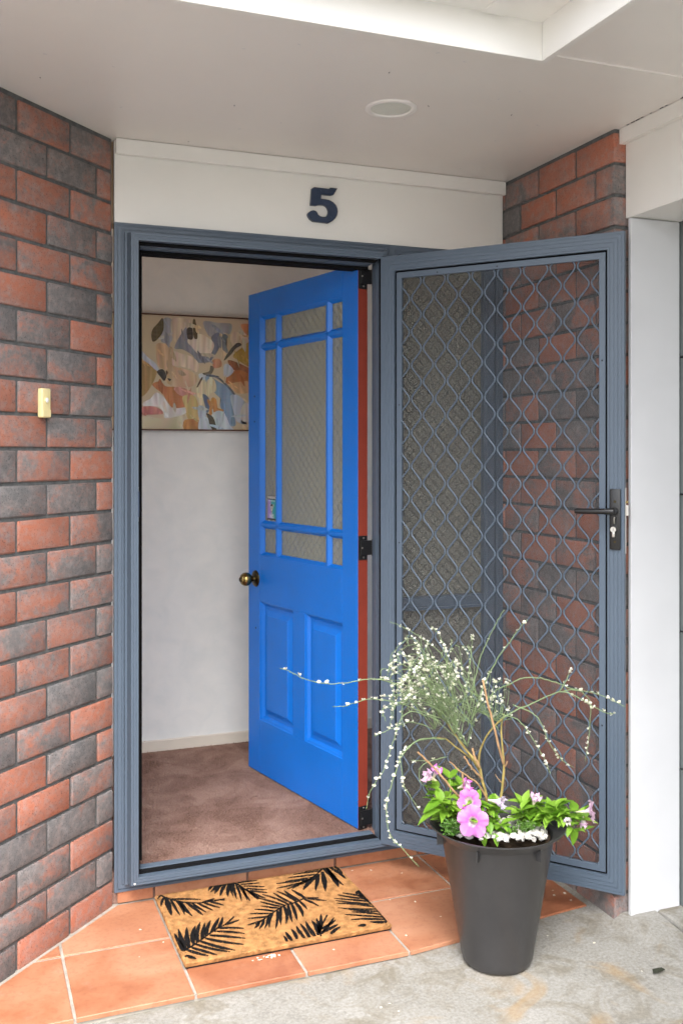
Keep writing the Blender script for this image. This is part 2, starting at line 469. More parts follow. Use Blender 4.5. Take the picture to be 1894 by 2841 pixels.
# concrete path in front of the porch: gently uneven sheet
def conc_z(x, y):
    z = -0.028 + 0.022*min(1, max(0, (x+.3)/1.7)) + 0.012*min(0, y+.6)
    z += 0.004*sin(7*x+2*y)*cos(5*y-3*x)*.4
    if x > 1.40: z += 0.032*min(1, (x-1.40)/.05)*min(1, max(0, (y+1.0)/.35))
    return z
m = MB(); xs = [-3.2, -2, -1.4, -1.0] + [-.8+.04*i for i in range(59)] + [1.548]; ys = [-6, -5, -4, -3, -2.2, -1.8, -1.6] + [-1.5+.04*i for i in range(28)] + [-.36, -.2]
vv = [(x, y, conc_z(x, y)) for y in ys for x in xs]; nx = len(xs)
m.add(vv, [(j*nx+i, j*nx+i+1, (j+1)*nx+i+1, (j+1)*nx+i) for j in range(len(ys)-1) for i in range(nx-1)])
path = m.build('concrete_path', M['concrete'], smooth=True); tag(path, kind='structure')
skirt = MB().box(-3.2, 1.55, -6, -.2, -.2, -.075).build('path_base', M['concrete'], path); 
gslab = MB().bbox(1.557, 4.2, -6, -.3, -.2, .020, .010).build('garage_floor', M['concrete']); tag(gslab, kind='structure')

# porch floor: grout bed with terracotta tiles
XL = [-.495, -.183, .128, .439, .751, 1.066, 1.414]; YR = [(-.004, -.277), (-.277, -.611)]
bed = MB(); 
bed.prism([(-.60,-.598),(-.598,-.6005),(.77,-.6005),(1.412,-.536),(1.412,.03),(.012,.03)], -.14, -.0035)
porch = bed.build('porch_floor', M['grout']); tag(porch, kind='structure')
for j, (ya, yb) in enumerate(YR):
    for i in range(len(XL)-1):
        g = .0042
        p = [(XL[i]+g, yb+g), (XL[i+1]-g, yb+g), (XL[i+1]-g, ya-g), (XL[i]+g, ya-g)]
        p = clip(p, -.7071, .7071, -.013)                # clear of the angled wall
        p = clip(p, .100, -1.0, .6825)                   # front edge swings back towards the right
        p = clip(p, 1, 0, 1.400)
        if len(p) < 3: continue
        cx = sum(q[0] for q in p)/len(p); cy_ = sum(q[1] for q in p)/len(p)
        MB().prism([(q[0]-cx, q[1]-cy_) for q in p], -.012, R(-.0006,.0006), bev=.0018).build('tile', M['tile'], porch, loc=(cx, cy_, 0), smooth=False)
# riser tiles under the sill
for i in range(1, len(XL)-1):
    x0 = max(XL[i], .008)+.004; x1 = min(XL[i+1], 1.41)-.004
    if x1 - x0 < .02: continue
    MB().bbox(-(x1-x0)/2, (x1-x0)/2, -.005, .006, -.018, .018, .0015).build('tile', M['tile'], porch, loc=((x0+x1)/2, .004, .0185))

# ------------------------------------------------------------------ brick walls
Z0, DZ = .078, .0978          # bed joints at Z0 + k*DZ
brick_cache = {}
def brick_mesh(l, d, h):
    key = (round(l,3), round(d,3), round(h,3))
    lst = brick_cache.setdefault(key, [])
    if len(lst) < 3:
        lst.append(MB().bbox(-l/2, l/2, -d/2, d/2, -h/2, h/2, .0045, 2, .0009).mesh('brick', M['brick'], True))
        return lst[-1]
    return random.choice(lst)
def put_brick(parent, x0, x1, z0, z1, yf, depth=.06):
    """a brick in wall coordinates: x along the wall, outward face at y = yf"""
    o = bpy.data.objects.new('brick', brick_mesh(x1-x0, depth, z1-z0)); link(o, parent)
    o.location = ((x0+x1)/2, yf - depth/2 + R(-.0012,.0012), (z0+z1)/2)
    o.rotation_euler = (R(-.004,.004), R(-.003,.003), R(-.004,.004))
    return o
J = .0052
# angled wall left of the door: local x runs from the door corner towards the camera, local y is the outward face
wl = MB().box(.004, 1.35, -.12, -.0065, -.10, 2.46).build('brick_wall', M['mortar'], loc=(0,0,0), rot=(0,0,radians(-135)))
tag(wl, 'angled red and charcoal brick wall beside the door frame carrying the doorbell', 'wall')
for k in range(-1, 25):
    za, zb = Z0+k*DZ+J, Z0+(k+1)*DZ-J
    if k == -1: za = -.03
    if k == 23: zb = min(zb, 2.428)
    if za > 2.42: continue
    t0 = .0835 if k % 2 == 0 else .2075
    js = [(.012 if k >= 21 else .003)] + [t0 + .226*i for i in range(7)]
    js = [q for q in js if q < 1.36]
    for a, b_ in zip(js[:-1], js[1:]):
        if b_-a > .03: put_brick(wl, a+(.0005 if a < .02 else J), b_-J, za, zb, 0.0)
# wall on the right, square to the door, returning round the corner to the garage jamb
XR, YC = 1.415, -.663
wr = MB().box(XR+.0065, 1.62, YC+.0065, .16, -.10, 2.46).build('brick_wall', M['mortar'])
tag(wr, 'red and charcoal brick return wall behind the open screen door', 'wall')
for k in range(-1, 25):
    za, zb = Z0+k*DZ+J, Z0+(k+1)*DZ-J
    if k == -1: za = -.04
    if k == 23: zb = min(zb, 2.428)
    if za > 2.42: continue
    if k % 2 == 1: ys_ = [-.458, -.235, -.012, .12]; corner = (.458, 1.53)
    else: ys_ = [-.565, -.342, -.119, .10]; corner = (.565, 1.64)
    hgt = zb-za
    def rb(x0, x1, y0, y1):
        me = brick_mesh(x1-x0, y1-y0, hgt)
        o = bpy.data.objects.new('brick', me); link(o, wr)
        o.location = ((x0+x1)/2+R(-.001,.001), (y0+y1)/2, (za+zb)/2); o.rotation_euler = (0, R(-.003,.003), R(-.003,.003))
    for a, b_ in zip(ys_[:-1], ys_[1:]): rb(XR, XR+.06, a+J, min(b_-J, .13))
    rb(XR, XR+.11, YC, -corner[0]-J)                     # corner brick

# ------------------------------------------------------------------ house shell (unseen structure that keeps the hall dark)
def struct(name, mb, mt, parent=None, **k):
    o = mb.build(name, mt, parent, **k)
    if parent is None: tag(o, kind='structure')
    return o
ZF, ZC, ZS = .100, 2.47, 2.434          # carpet, hall ceiling, soffit
HY = 1.235
hall = struct('hall_wall', MB().box(-1.6, 2.6, HY, HY+.1, 0, 2.6), M['wallpaper'])
MB().bbox(-1.6, 2.6, HY-.013, HY-.001, ZF-.01, ZF+.05, .004).build('skirting', M['skirting'], hall)
struct('hall_wall_end', MB().box(2.6, 2.7, .1, .22, 0, 2.6).box(2.6, 2.7, 1.2, 1.4, 0, 2.6).box(2.6, 2.7, .22, 1.2, 2.25, 2.6), M['wallpaper'])   # unseen open gap added in this end so daylight brightens the hall
struct('hall_wall_front_left', MB().box(-1.6, -.002, .13, .22, 0, 2.6), M['ceiling'])
struct('hall_wall_front_right', MB().box(1.43, 2.6, .165, .22, 0, 2.6), M['wallpaper'])
struct('hall_wall_over_door', MB().box(-.02, 1.45, .03, .12, 2.175, 2.6), M['ceiling'])  # given the warm bounce colour, like the ceiling
struct('hall_ceiling', MB().box(-1.7, 2.7, .03, 1.4, ZC, ZC+.08), M['ceiling'])
carpet = struct('carpet_floor', MB().box(-1.7, 2.7, .0085, 1.4, -.05, ZF), M['carpet'])
# short carpet pile where it can be seen
m = MB()
for i in range(26000):
    x = R(.05, 1.1); y = R(.010, HY-.014)
    a = R(0, 2*pi); l = R(.003,.0075); d = R(.001,.0022); tx, ty = R(-.004,.004), R(-.004,.004)
    m.add([(x-d*cos(a), y-d*sin(a), ZF-.001), (x+d*cos(a), y+d*sin(a), ZF-.001), (x+tx, y+ty, ZF+l)], [(0,1,2)])
pile = m.build('carpet_pile', M['carpet'], carpet, fix=False); tag(pile, kind='stuff')

# left hall end, out of view: open gap added to let daylight in
hw = struct('hall_wall_open_end', MB().box(-1.7, -1.6, .1, .24, 0, 2.6).box(-1.7, -1.6, 1.2, 1.4, 0, 2.6).box(-1.7, -1.6, .24, 1.2, 2.25, 2.6), M['wallpaper'])

# soffit over the porch: L-shaped, with fascia, gutter and roof
XF, YF = .926, -1.036
so_poly = [(-2.4, YF), (XF, YF), (XF, -5.5), (1.72, -5.5), (1.72, .05), (-2.4, .05)]
soffit = struct('porch_ceiling', MB().prism(so_poly, ZS, ZS+.012), M['soffit'])
MB().bbox(XF+.012, 1.455, -1.075, -1.062, ZS-.004, ZS+.001, .002).build('joint_strip', M['soffit'], soffit)
for i in range(26):
    x, y = R(-.4, 1.38), R(-.98, -.03)
    a_ = R(0,3.1); l_ = R(.002,.006)
    MB().prism([(-l_,-.0012),(l_,-.0008),(l_*.8,.001),(-l_*.7,.0014)], -.0009, -.0001).build('paint_flake', M['post_white'] if i % 4 else M['mortar'], soffit, loc=(x, y, ZS), rot=(0,0,a_))
for i in range(34):
    y = -.70-.022*i
    if R(0,1) < .7: MB().box(1.4322+R(-.0005,.0005), 1.4338, y-R(.006,.020), y, ZS-R(.0008,.0016), ZS-.0002).build('crack', M['black_seal'], soffit)
fas = MB().bbox(-2.4, XF+.001, YF-.018, YF, ZS-.012, 2.60, .002).build('fascia_board', M['white']); tag(fas, 'white fascia board along the porch ceiling edge above the door', 'fascia')
fas2 = MB().bbox(XF-.018, XF, -5.5, YF-.0185, ZS-.012, 2.60, .002).build('fascia_board', M['white']); tag(fas2, 'white fascia board running towards the viewer above the garage side', 'fascia')
ZG = 2.518
g = empty('gutter', (0,0,ZG)); tag(g, 'white box gutter with inside corner at the edge of the roof', 'gutter')
MB().box(-2.4, XF-.0185, YF-.125, YF-.0185, 0, .003).box(-2.4, XF-.122, YF-.128, YF-.125, 0, .09).build('channel', M['white'], g)
MB().box(XF-.125, XF-.0185, -5.5, YF-.1255, 0, .003).box(XF-.128, XF-.125, -5.5, YF-.1285, 0, .09).build('channel', M['white'], g)
MB().bbox(.735, .790, YF-.13, YF-.024, -.005, -.0005, .0015).build('joiner_strip', M['white'], g)
MB().bbox(XF-.13, XF-.024, -1.45, -1.40, -.005, -.0005, .0015).build('joiner_strip', M['white'], g)
roof = MB().prism([(-2.5, YF-.06), (XF-.06, YF-.06), (XF-.06, -5.5), (3.0, -5.5), (3.0, 3.4), (-2.1, 3.4), (-2.1, .4), (-2.5, .4)], 2.615, 2.72)
rf = roof.build('roof', M['roof']); tag(rf, 'low tiled roof above the porch ceiling', 'roof')

# ------------------------------------------------------------------ header board over the door, with the house number
hd = MB().bbox(.001, 1.412, -.004, .028, 2.170, ZS-.002, .002).build('header_board', M['white']); tag(hd, 'white painted header board above the door frame', 'board')
MB().bbox(.004, 1.414, -.024, -.0045, 2.384, ZS-.0015, .002).build('trim_strip', M['white'], hd)
for sx, sz in ((.11, 2.208), (.40, 2.206), (.95, 2.205), (1.13, 2.206)):
    MB().lathe([(0,.0006),(.004,.0006),(.0048,0)], 12, M=Matrix.Rotation(radians(90),3,'X')).build('nail_head', M['white'], hd, loc=(sx, -.0042, sz))
FIVE = [(0.6696,2.3425),(0.7228,2.3416),(0.7272,2.3461),(0.7535,2.3459),(0.7403,2.3233),(0.7315,2.3202),(0.695,2.3208),(0.6939,2.3051),(0.7097,2.305),(0.7239,2.3033),(0.7381,2.2974),(0.748,2.2881),(0.7535,2.2762),(0.7546,2.2661),(0.7524,2.2536),(0.7458,2.2417),(0.7359,2.2326),(0.7212,2.2242),(0.6663,2.2257),(0.6545,2.2328),(0.6475,2.2424),(0.6459,2.2494),(0.6491,2.2547),(0.6577,2.2606),(0.6663,2.2632),(0.675,2.2616),(0.6804,2.2565),(0.6836,2.2496),(0.6901,2.2451),(0.701,2.2435),(0.7119,2.2454),(0.7173,2.2505),(0.7206,2.259),(0.7212,2.2672),(0.7184,2.2752),(0.7119,2.2817),(0.7043,2.2846),(0.6945,2.2848),(0.6858,2.2835),(0.6772,2.2801),(0.6572,2.2803),(0.661,2.3371)]
num = MB().prism([(x-.70, z-2.285) for x, z in FIVE], -.0005, -.0165, axis='y', bev=.0022).build('house_number', M['number'], loc=(.70, -.004, 2.285))
tag(num, 'navy blue numeral 5 screwed to the white header board', 'house number')
for sx, sz in ((.690, 2.331), (.727, 2.243)):
    MB().lathe([(0,.002),(.0025,.0018),(.0042,0)], 10, M=Matrix.Rotation(radians(90),3,'X')).build('screw', M['number'], num, loc=(sx-.70, -.0165, sz-2.285), smooth=True)

# ------------------------------------------------------------------ door frame with sidelight
df = empty('entrance_surround', (0, 0, 0)); tag(df, 'slate blue aluminium entrance frame with a patterned glass sidelight', 'door frame')
P1 = [(0,-.012),(0,.005),(.008,.005),(.0085,.002),(.011,.002),(.0115,.006),(.022,.006),(.0225,.0045),(.0235,.0045),(.024,.006),(.034,.006),(.0425,.070),(.049,.070),(.0493,.068),(.0503,.068),(.0506,.071),(.0575,.071),(.0578,.069),(.0588,.069),(.0591,.070),(.0655,.070),(.0655,.046),(.0655,-.012)]
fw, fh = .958, 2.170
mem = frame4(.001, fw, .037, fh, P1)
mem[0].build('jamb', M['frame'], df); mem[2].build('head', M['frame'], df); mem[3].build('sill', M['frame'], df)
P1r = [(d*.74, min(h, .030)) for d, h in P1]
frame4(.001, fw, .037, fh, P1r)[1].build('jamb', M['frame'], df)
# black pile seal in the channel, then the inner frame the timber door closes on
sl = frame4(.001, fw, .037, fh, [(.058,.046),(.0735,.046),(.0735,.027),(.058,.027)])
sl[1] = frame4(.001, fw, .037, fh, [(.040,.033),(.0495,.033),(.0495,.020),(.040,.020)])[1]
for q in sl: q.build('seal', M['black_seal'], df)
P2 = [(.030,.026),(.0745,.026),(.0745,.008),(.078,.008),(.0785,-.02),(.0715,-.022),(.0715,-.095),(.030,-.095)]
lin = frame4(.001, fw, .037, fh, P2)
lin[3] = frame4(.001, fw, .037, fh, [(.030,.026),(.066,.026),(.0725,.018),(.0745,.006),(.0745,-.008),(.030,-.008)])[3]
lin[1] = frame4(.001, fw, .037, fh, [(.02,.018),(.0515,.018),(.0515,.004),(.054,.004),(.0545,-.012),(.049,-.014),(.049,-.045),(.02,-.045)])[1]
for q, nm in zip(lin, ('jamb_liner','jamb_liner','head_liner','sill_liner')): q.build(nm, M['frame'], df)
MB().box(.0765,.092,.018,.085,.12,2.09).build('seal', M['black_seal'], df)
MB().box(.078,.885,.022,.082,2.083,2.0975).build('seal', M['black_seal'], df)  # black strip put in for the unlit underside of the head
MB().lathe([(0,.0008),(.003,.0008),(.003,0)], 10, M=Matrix.Rotation(radians(90),3,'X')).build('rivet', M['white_plastic'], df, loc=(.0545,-.0715,.085))
# strike plate on the left jamb
MB().bbox(.0655,.0675,-.068,-.050,1.22,1.33,.0008).build('strike_plate', M['steel'], df)
MB().bbox(.0650,.0690,-.0715,-.056,1.235,1.315,.0008).build('keeper', M['number'], df)
# sidelight frame
PS = [(0,-.05),(0,.004),(.016,.004),(.0165,.002),(.019,.002),(.0195,.005),(.030,.005),(.031,-.006),(.041,-.008),(.041,-.05)]
sx0, sx1 = fw+.001, 1.4125
for q, nm in zip(frame4(sx0, sx1, .037, fh, PS), ('jamb','jamb','head','sill')): q.build(nm, M['frame'], df)
MB().bbox(1.334, 1.377, -.004, .046, .0775, 2.129, .002).build('mullion', M['frame'], df)
MB().bbox(1.346, 1.350, -.0065, -.003, .08, 2.127, .0008).build('bead', M['frame'], df)
MB().bbox(1.0, 1.3335, -.002, .045, .874, .921, .0025).build('transom_bar', M['frame'], df)
MB().bbox(1.0, 1.3335, -.010, -.0025, .874, .883, .001).build('bead', M['frame'], df)
for za, zb in ((.0785, .8735), (.9215, 2.1285)):
    MB().box(.9995, 1.3338, .020, .026, za, zb).build('pane', M['pane_side'], df)

# ------------------------------------------------------------------ the blue timber door, swung into the hall
A = radians(78.344)
bd = empty('front_door', (.855, .044, .105), pi - A)
tag(bd, 'bright blue timber door with patterned glass panes standing open into the hall', 'door')
W_, H_, T_ = .836, 2.0, .040
S = lambda z: z - .105
def slab(x0, x1, z0, z1, nm, y0=-T_, y1=0.0, b=.0015, mt=None):
    return MB().bbox(x0, x1, y0, y1, S(z0), S(z1), b).build(nm, mt or M['blue'], bd)
slab(.0012, .102, .105, 2.105, 'stile'); slab(.735, W_, .105, 2.105, 'stile')
slab(.1021, .7349, 2.003, 2.105, 'rail'); slab(.1021, .7349, .818, 1.010, 'rail'); slab(.1021, .7349, .105, .326, 'rail')
slab(.368, .458, .3261, .8179, 'mid_stile')
MB().box(0, .0010, -T_, -.0006, .0005, 1.9995).build('hinge_edge', M['red'], bd)
# glazing bars: bevelled sections
def bar(p0, p1, nm):
    (xa, za), (xb, zb) = p0, p1
    prof = [(-.017,-.030),(-.017,-.0165),(-.006,-.004),(.006,-.004),(.017,-.0165),(.017,-.030)]
    m = MB(); n = len(prof)
    if abs(xa-xb) < 1e-6: Aa = [(xa+d, y, S(za)) for d, y in prof]; Bb = [(xa+d, y, S(zb)) for d, y in prof]
    else: Aa = [(xa, y, S(za)+d) for d, y in prof]; Bb = [(xb, y, S(za)+d) for d, y in prof]
    m.add(Aa+Bb, [tuple(range(n)), tuple(range(2*n-1,n-1,-1))]+[(i,n+i,n+(i+1)%n,(i+1)%n) for i in range(n)])
    return m.build(nm, M['blue'], bd)
gx = (.102, .2145, .599, .735); gz = (1.010, 1.1385, 1.8775, 2.003)
for xb in gx[1:3]: bar((xb, 1.0101), (xb, 2.0029), 'glazing_bar')
for zb in gz[1:3]: bar((.1022, zb), (.7348, zb), 'glazing_bar')
# sloped glazing beads round the opening
prof = [(0,-.030),(0,-.0025),(.003,-.0025),(.0135,-.0165),(.0135,-.030)]
for q in frame4(.1021, .7349, S(1.0101), S(2.0029), [(d, -y) for d, y in prof], -1):
    q.build('glazing_bead', M['blue'], bd)
for i in range(3):
    for j in range(3):
        MB().box(gx[i]+.004, gx[i+1]-.004, -.024, -.019, S(gz[j]+.004), S(gz[j+1]-.004)).build('pane', M['pane'], bd)
# raised panels
for x0, x1 in ((.1021, .3679), (.4581, .7349)):
    z0, z1 = .3261, .8179
    pr = [(0,-.034),(0,-.0035),(.004,-.006),(.007,-.0065),(.016,-.0175),(.026,-.018),(.034,-.0165),(.052,-.0065),(.0535,-.004),(.0535,-.034)]
    for q in frame4(x0, x1, S(z0), S(z1), [(d, -y) for d, y in pr], -1): q.build('panel_mould', M['blue'], bd)
    MB().box(x0+.053, x1-.053, -.034, -.0042, S(z0)+.053, S(z1)-.053).build('panel', M['blue'], bd)
# knob with rose
kb = MB(); Rk = Matrix.Rotation(radians(-90), 3, 'X')     # local z -> +y (towards the viewer)
kb.lathe([(.0001,.072),(.010,.0715),(.0105,.069),(.013,.069),(.0215,.064),(.027,.055),(.0285,.045),(.0265,.035),(.020,.027),(.0135,.0225),(.0115,.018),(.0115,.010),(.014,.006)], 28, M=Rk)
k = kb.build('knob', M['brass'], bd, loc=(.772, 0, S(.909)), smooth=True)
MB().lathe([(.012,.010),(.020,.0085),(.030,.005),(.0345,.0015),(.035,.0002)], 28, M=Rk).build('rose', M['brass_dark'], k, smooth=True)
MB().lathe([(.0001,.0735),(.0085,.0733),(.009,.0715)], 16, M=Rk).build('key_cylinder', M['brass_dark'], k, smooth=True)
for hx, hz in ((.782,1.673),(.782,1.567),(.771,.702)):
    MB().lathe([(.0001,.0006),(.0035,.0006),(.0042,.0001)], 10, M=Rk).build('screw_hole', M['brass_dark'], bd, loc=(hx, .0001, S(hz)))
# hinges on the red edge
for z0, z1 in ((2.016,2.106),(1.056,1.143),(.102,.185)):
    h = MB().bbox(-.0035, .0, -.037, -.001, S(z0)+.001, S(z1)-.001, .0006).build('hinge', M['black_metal'], bd)
    zm = (S(z0)+S(z1))/2
    MB().bbox(-.0105, -.0036, -.052, -.006, zm-.026, zm+.026, .001).build('leaf_plate', M['black_metal'], h)
    MB().tube([(-.012,-.058,zm-.030),(-.012,-.058,zm+.030)], .006, 10).build('knuckle', M['black_metal'], h, smooth=True)
    MB().bbox(-.0105, -.0036, -.075, -.064, zm+.026, zm+.046, .001).bbox(-.0105, -.0036, -.075, -.064, zm-.046, zm-.026, .001).build('frame_tab', M['black_metal'], h)
    for sy, dz in ((-.022,.034),(-.012,0),(-.022,-.034)):
        MB().lathe([(.0001,.0022),(.0025,.0018),(.0036,0)], 10, M=Matrix.Rotation(radians(-90),3,'Y')).build('screw', M['steel'], h, loc=(-.0035 if dz else -.0106, sy, zm+dz), smooth=True)
# warning sticker inside the pane
def text_mesh(body, size, mt, name, parent, loc, sx=1.0):
    c = bpy.data.curves.new('t', 'FONT'); c.body = body; c.size = size; c.align_x = 'CENTER'; c.align_y = 'CENTER'; c.resolution_u = 3; c.offset = size*.012
    o = bpy.data.objects.new('t', c); COL.objects.link(o)
    me = bpy.data.meshes.new_from_object(o.evaluated_get(bpy.context.evaluated_depsgraph_get()))
    bpy.data.objects.remove(o); me.materials.clear(); me.materials.append(mt)
    for v in me.vertices: v.co = Vector((-v.co.x*sx, 0, v.co.y))
    me.update()
    t = bpy.data.objects.new(name, me); link(t, parent); t.location = loc; return t
M['st_black'] = simple('sticker_black', (.012,.012,.012), .4); M['st_white'] = simple('sticker_white', (.8,.8,.8), .4)
M['st_purple'] = simple('sticker_purple', (.26,.19,.48), .4); M['st_teal'] = simple('sticker_teal', (.03,.28,.30), .4); M['st_grey'] = simple('sticker_grey', (.55,.55,.52), .4)
stx, stz = .660, S(1.2035); sw, sh = .078, .112
st = MB().box(-sw/2, sw/2, -.0006, 0, -sh/2, sh/2).build('warning_sticker', M['st_black'], bd, loc=(stx, -.0170, stz)); st['label'] = 'black, purple and teal security warning sticker'
y1 = .0003
# (mirrored: local x runs to the left as seen from outside)
MB().prism([(-sw/2+.002,-sh*.33),(0,-sh*.33),(sw*.14,sh*.355),(-sw/2+.002,sh*.355)], 0, y1, axis='y').build('print_field', M['st_teal'], st)
MB().prism([(0,-sh*.33),(sw/2-.002,-sh*.33),(sw/2-.002,sh*.355),(sw*.14,sh*.355)], 0, y1, axis='y').build('print_field', M['st_purple'], st)
MB().prism([(0,-.024),(.018,.016),(-.018,.016)], y1, 2*y1, axis='y').build('print_shield', M['st_grey'], st, loc=(.002,0,.004))
MB().prism([(0,-.020),(.009,-.010),(.011,.010),(.006,.016),(-.006,.016),(-.011,.010),(-.009,-.010)], 2*y1, 3*y1, axis='y').build('print_shield', M['st_black'], st, loc=(.002,0,.006))
MB().prism([(0,-.016),(.006,-.008),(.0078,.006),(-.0078,.006),(-.006,-.008)], 3*y1, 4*y1, axis='y').build('print_shield', M['st_white'], st, loc=(.002,0,.006))
MB().prism([(0,-.012),(.003,-.004),(.003,.004),(-.002,.005),(-.003,0)], 4*y1, 5*y1, axis='y').build('print_shield', M['st_black'], st, loc=(.002,0,.006))
text_mesh('WARNING', .0155, M['st_white'], 'lettering', st, (0, .0012, sh*.43), .95)
text_mesh('24 Hour Monitoring', .0075, M['st_white'], 'lettering', st, (.002, .0012, sh*.315), .95)
text_mesh('SECURITY', .0085, M['st_white'], 'lettering', st, (0, .0012, -sh*.20))
text_mesh('PRO', .0165, M['st_white'], 'lettering', st, (0, .0012, -sh*.275), 1.1)
text_mesh('0800 11 00 11', .0115, M['st_white'], 'lettering', st, (0, .0012, -sh*.43), .95)

# ------------------------------------------------------------------ screen door
B = radians(50.347)
sc = empty('screen_door', (.892, -.070, 0), -B)
tag(sc, 'slate blue security screen door with wavy metal grille swung open outwards', 'screen door')
SW, z0, z1 = .828, .092, 2.110
PD = [(0,-.018),(0,-.001),(.001,0),(.0075,0),(.0078,-.0012),(.0088,-.0012),(.0091,0),(.019,0),(.0193,-.0012),(.0203,-.0012),(.0206,.0006),(.031,.0006),(.0313,-.0008),(.0323,-.0008),(.0326,.0002),(.0445,.0002),(.0448,-.001),(.0455,-.001),(.0458,.0004),(.0520,.0004),(.0525,-.001),(.0525,-.018)]
for q, nm in zip(frame4(0, SW, z0, z1, PD), ('stile','stile','rail','rail')): q.build(nm, M['frame'], sc)
for q in frame4(.0526, SW-.0526, z0+.0526, z1-.0526, [(0,-.011),(.0085,-.011),(.0085,-.017),(0,-.017)]): q.build('gasket', M['black_seal'], sc)
PI = [(.006,-.016),(.006,-.005),(.007,-.004),(.025,-.004),(.026,-.005),(.026,-.016)]
for q in frame4(.0526, SW-.0526, z0+.0526, z1-.0526, PI): q.build('grille_frame', M['frame'], sc)
x0g, x1g, z0g, z1g = .0788, SW-.0788, z0+.0788, z1-.0788
MB().box(x0g-.004, x1g+.004, .0128, .0132, z0g-.004, z1g+.004).build('insect_mesh', M['insect'], sc)
# wavy strands: nodes every .0437 across, every .1137 up, neighbours touching
sp, hp = .0437, .1137/2
zn0 = 1.9600
def strand(i, side):
    """strand between column i and i+side*... : swings between node column i and i+1"""
    pts = []
    xa = .1102 + sp*i; xb = xa + sp
    # at node rows of column a (parity) strand sits at xa+e ; half a period later at xb-e
    e = .0044; fl = .0075
    k0 = -40
    ph = 0 if i % 2 == 0 else hp
    z = zn0 + ph - 2*hp*18
    while z < 2.2:
        pts += [(xa+e, z-fl), (xa+e, z+fl), (xb-e, z+hp-fl), (xb-e, z+hp+fl)]
        z += 2*hp
    # clip to the opening
    dense = []
    for (a, b_), (c, d_) in zip(pts[:-1], pts[1:]):
        n = 6
        for t in range(n): dense.append((a+(c-a)*t/n, b_+(d_-b_)*t/n))
    # soften corners
    for _ in range(2):
        dense = [dense[0]] + [((p[0]+2*q[0]+r[0])/4, (p[1]+2*q[1]+r[1])/4) for p, q, r in zip(dense[:-2], dense[1:-1], dense[2:])] + [dense[-1]]
    runs = []; cur = []
    for x, zz in dense:
        if x0g-.003 <= x <= x1g+.003 and z0g-.003 <= zz <= z1g+.003: cur.append((x, zz))
        elif cur: runs.append(cur); cur = []
    if cur: runs.append(cur)
    return runs
nstr = 0
for i in range(-1, 15):
    for run in strand(i, 1):
        if len(run) > 1: MB().tube([(x, .0075, zz) for x, zz in run], .0030, 6).build('grille_strand', M['frame'], sc, smooth='full')
# rivets of the grille frame
for rx, rz in ((.21, z1-.070), (.42, z1-.070), (.069, 1.6), (.069, 1.13), (.069, .75), (SW-.069, 1.72), (SW-.069, 1.25), (SW-.069, .6)):
    MB().lathe([(.0001,.0015),(.0022,.0013),(.003,0)], 10, M=Matrix.Rotation(radians(90),3,'X')).build('rivet', M['frame_dark'], sc, loc=(rx, .004, rz), smooth=True)
# lever handle with lock
hn = MB().bbox(-.0165, .0165, -.0095, -.0007, -.0925, .0925, .003).build('handle_plate', M['black_metal'], sc, loc=(.8010, 0, 1.2340), smooth=True)
MB().tube([(0,-.009,.026),(0,-.042,.026)], .011, 16).build('spindle', M['black_metal'], hn, smooth=True)
lv = [(.004,-.043,.026),(-.010,-.046,.026),(-.03,-.047,.0255),(-.108,-.046,.0245),(-.112,-.046,.0245)]
MB().tube(lv, [.010,.0098,.0088,.0085,.0075], 14).build('lever', M['black_metal'], hn, smooth=True)
MB().lathe([(.0001,.0135),(.0085,.0135),(.009,.013),(.009,0)], 18, M=Matrix.Rotation(radians(90),3,'X')).bbox(-.0045,.0045,-.0125,0,-.0235,-.004,.002).build('lock_cylinder', M['steel'], hn, loc=(-.002,-.009,-.030), smooth=True)
MB().bbox(-.0006,.0006,-.0142,-.013,-.004,.004,.0002).build('keyhole', M['black_metal'], hn, loc=(-.002,-.009,-.030))
MB().tube([(-.001,-.011,-.012),(.0005,-.020,.000),(.002,-.020,.008)], [.0030,.0028,.0026], 8).build('snib', M['steel'], hn, smooth=True)
for zz in (.054, -.068):
    MB().lathe([(.0001,.0006),(.0035,.0006),(.0042,0)], 12, M=Matrix.Rotation(radians(90),3,'X')).build('screw', M['brass_dark'], hn, loc=(0,-.0096,zz))
MB().bbox(SW+.0002, SW+.002, .004, .016, 1.13, 1.33, .0006).build('latch_plate', M['steel'], sc)
MB().bbox(SW+.002, SW+.010, .006, .014, 1.245, 1.277, .001).build('latch_bolt', M['steel'], sc)
MB().bbox(SW+.002, SW+.009, .008, .012, 1.283, 1.290, .001).build('anti_slam_pin', M['brass'], sc)

# ------------------------------------------------------------------ garage opening at the right: jamb, lintel, door
jb = MB().bbox(1.4575, 1.642, -.690, YC-.012, .012, 2.1575, .003).build('garage_jamb', M['post_white']); tag(jb, 'tall white painted jamb board beside the brick corner', 'jamb')
lt = MB().bbox(1.4565, 1.475, -5.2, YC-.002, 2.1585, ZS-.003, .002).build('garage_lintel', M['white']); tag(lt, 'white lintel board over the garage opening, running towards the viewer', 'lintel')
MB().box(1.4755, 1.66, -5.2, -.664, 2.1600, 2.172).build('lintel_soffit', M['white'], lt)
MB().bbox(1.4345, 1.456, -5.2, YC+.001, 2.386, ZS-.0012, .002).build('trim_strip', M['white'], lt)
gd = MB()
gdo = empty('garage_shutter', (1.6455, -.66, .016)); tag(gdo, 'dark grey garage door edge behind the white jamb', 'garage door')
for i in range(5):
    MB().bbox(0, .03, -4.4, .0, .43*i+.002, .43*(i+1)-.002, .004).build('door_panel', M['garage'], gdo)
struct('garage_wall', MB().box(1.72, 1.85, -6, .2, 0, 2.6), M['garage'])

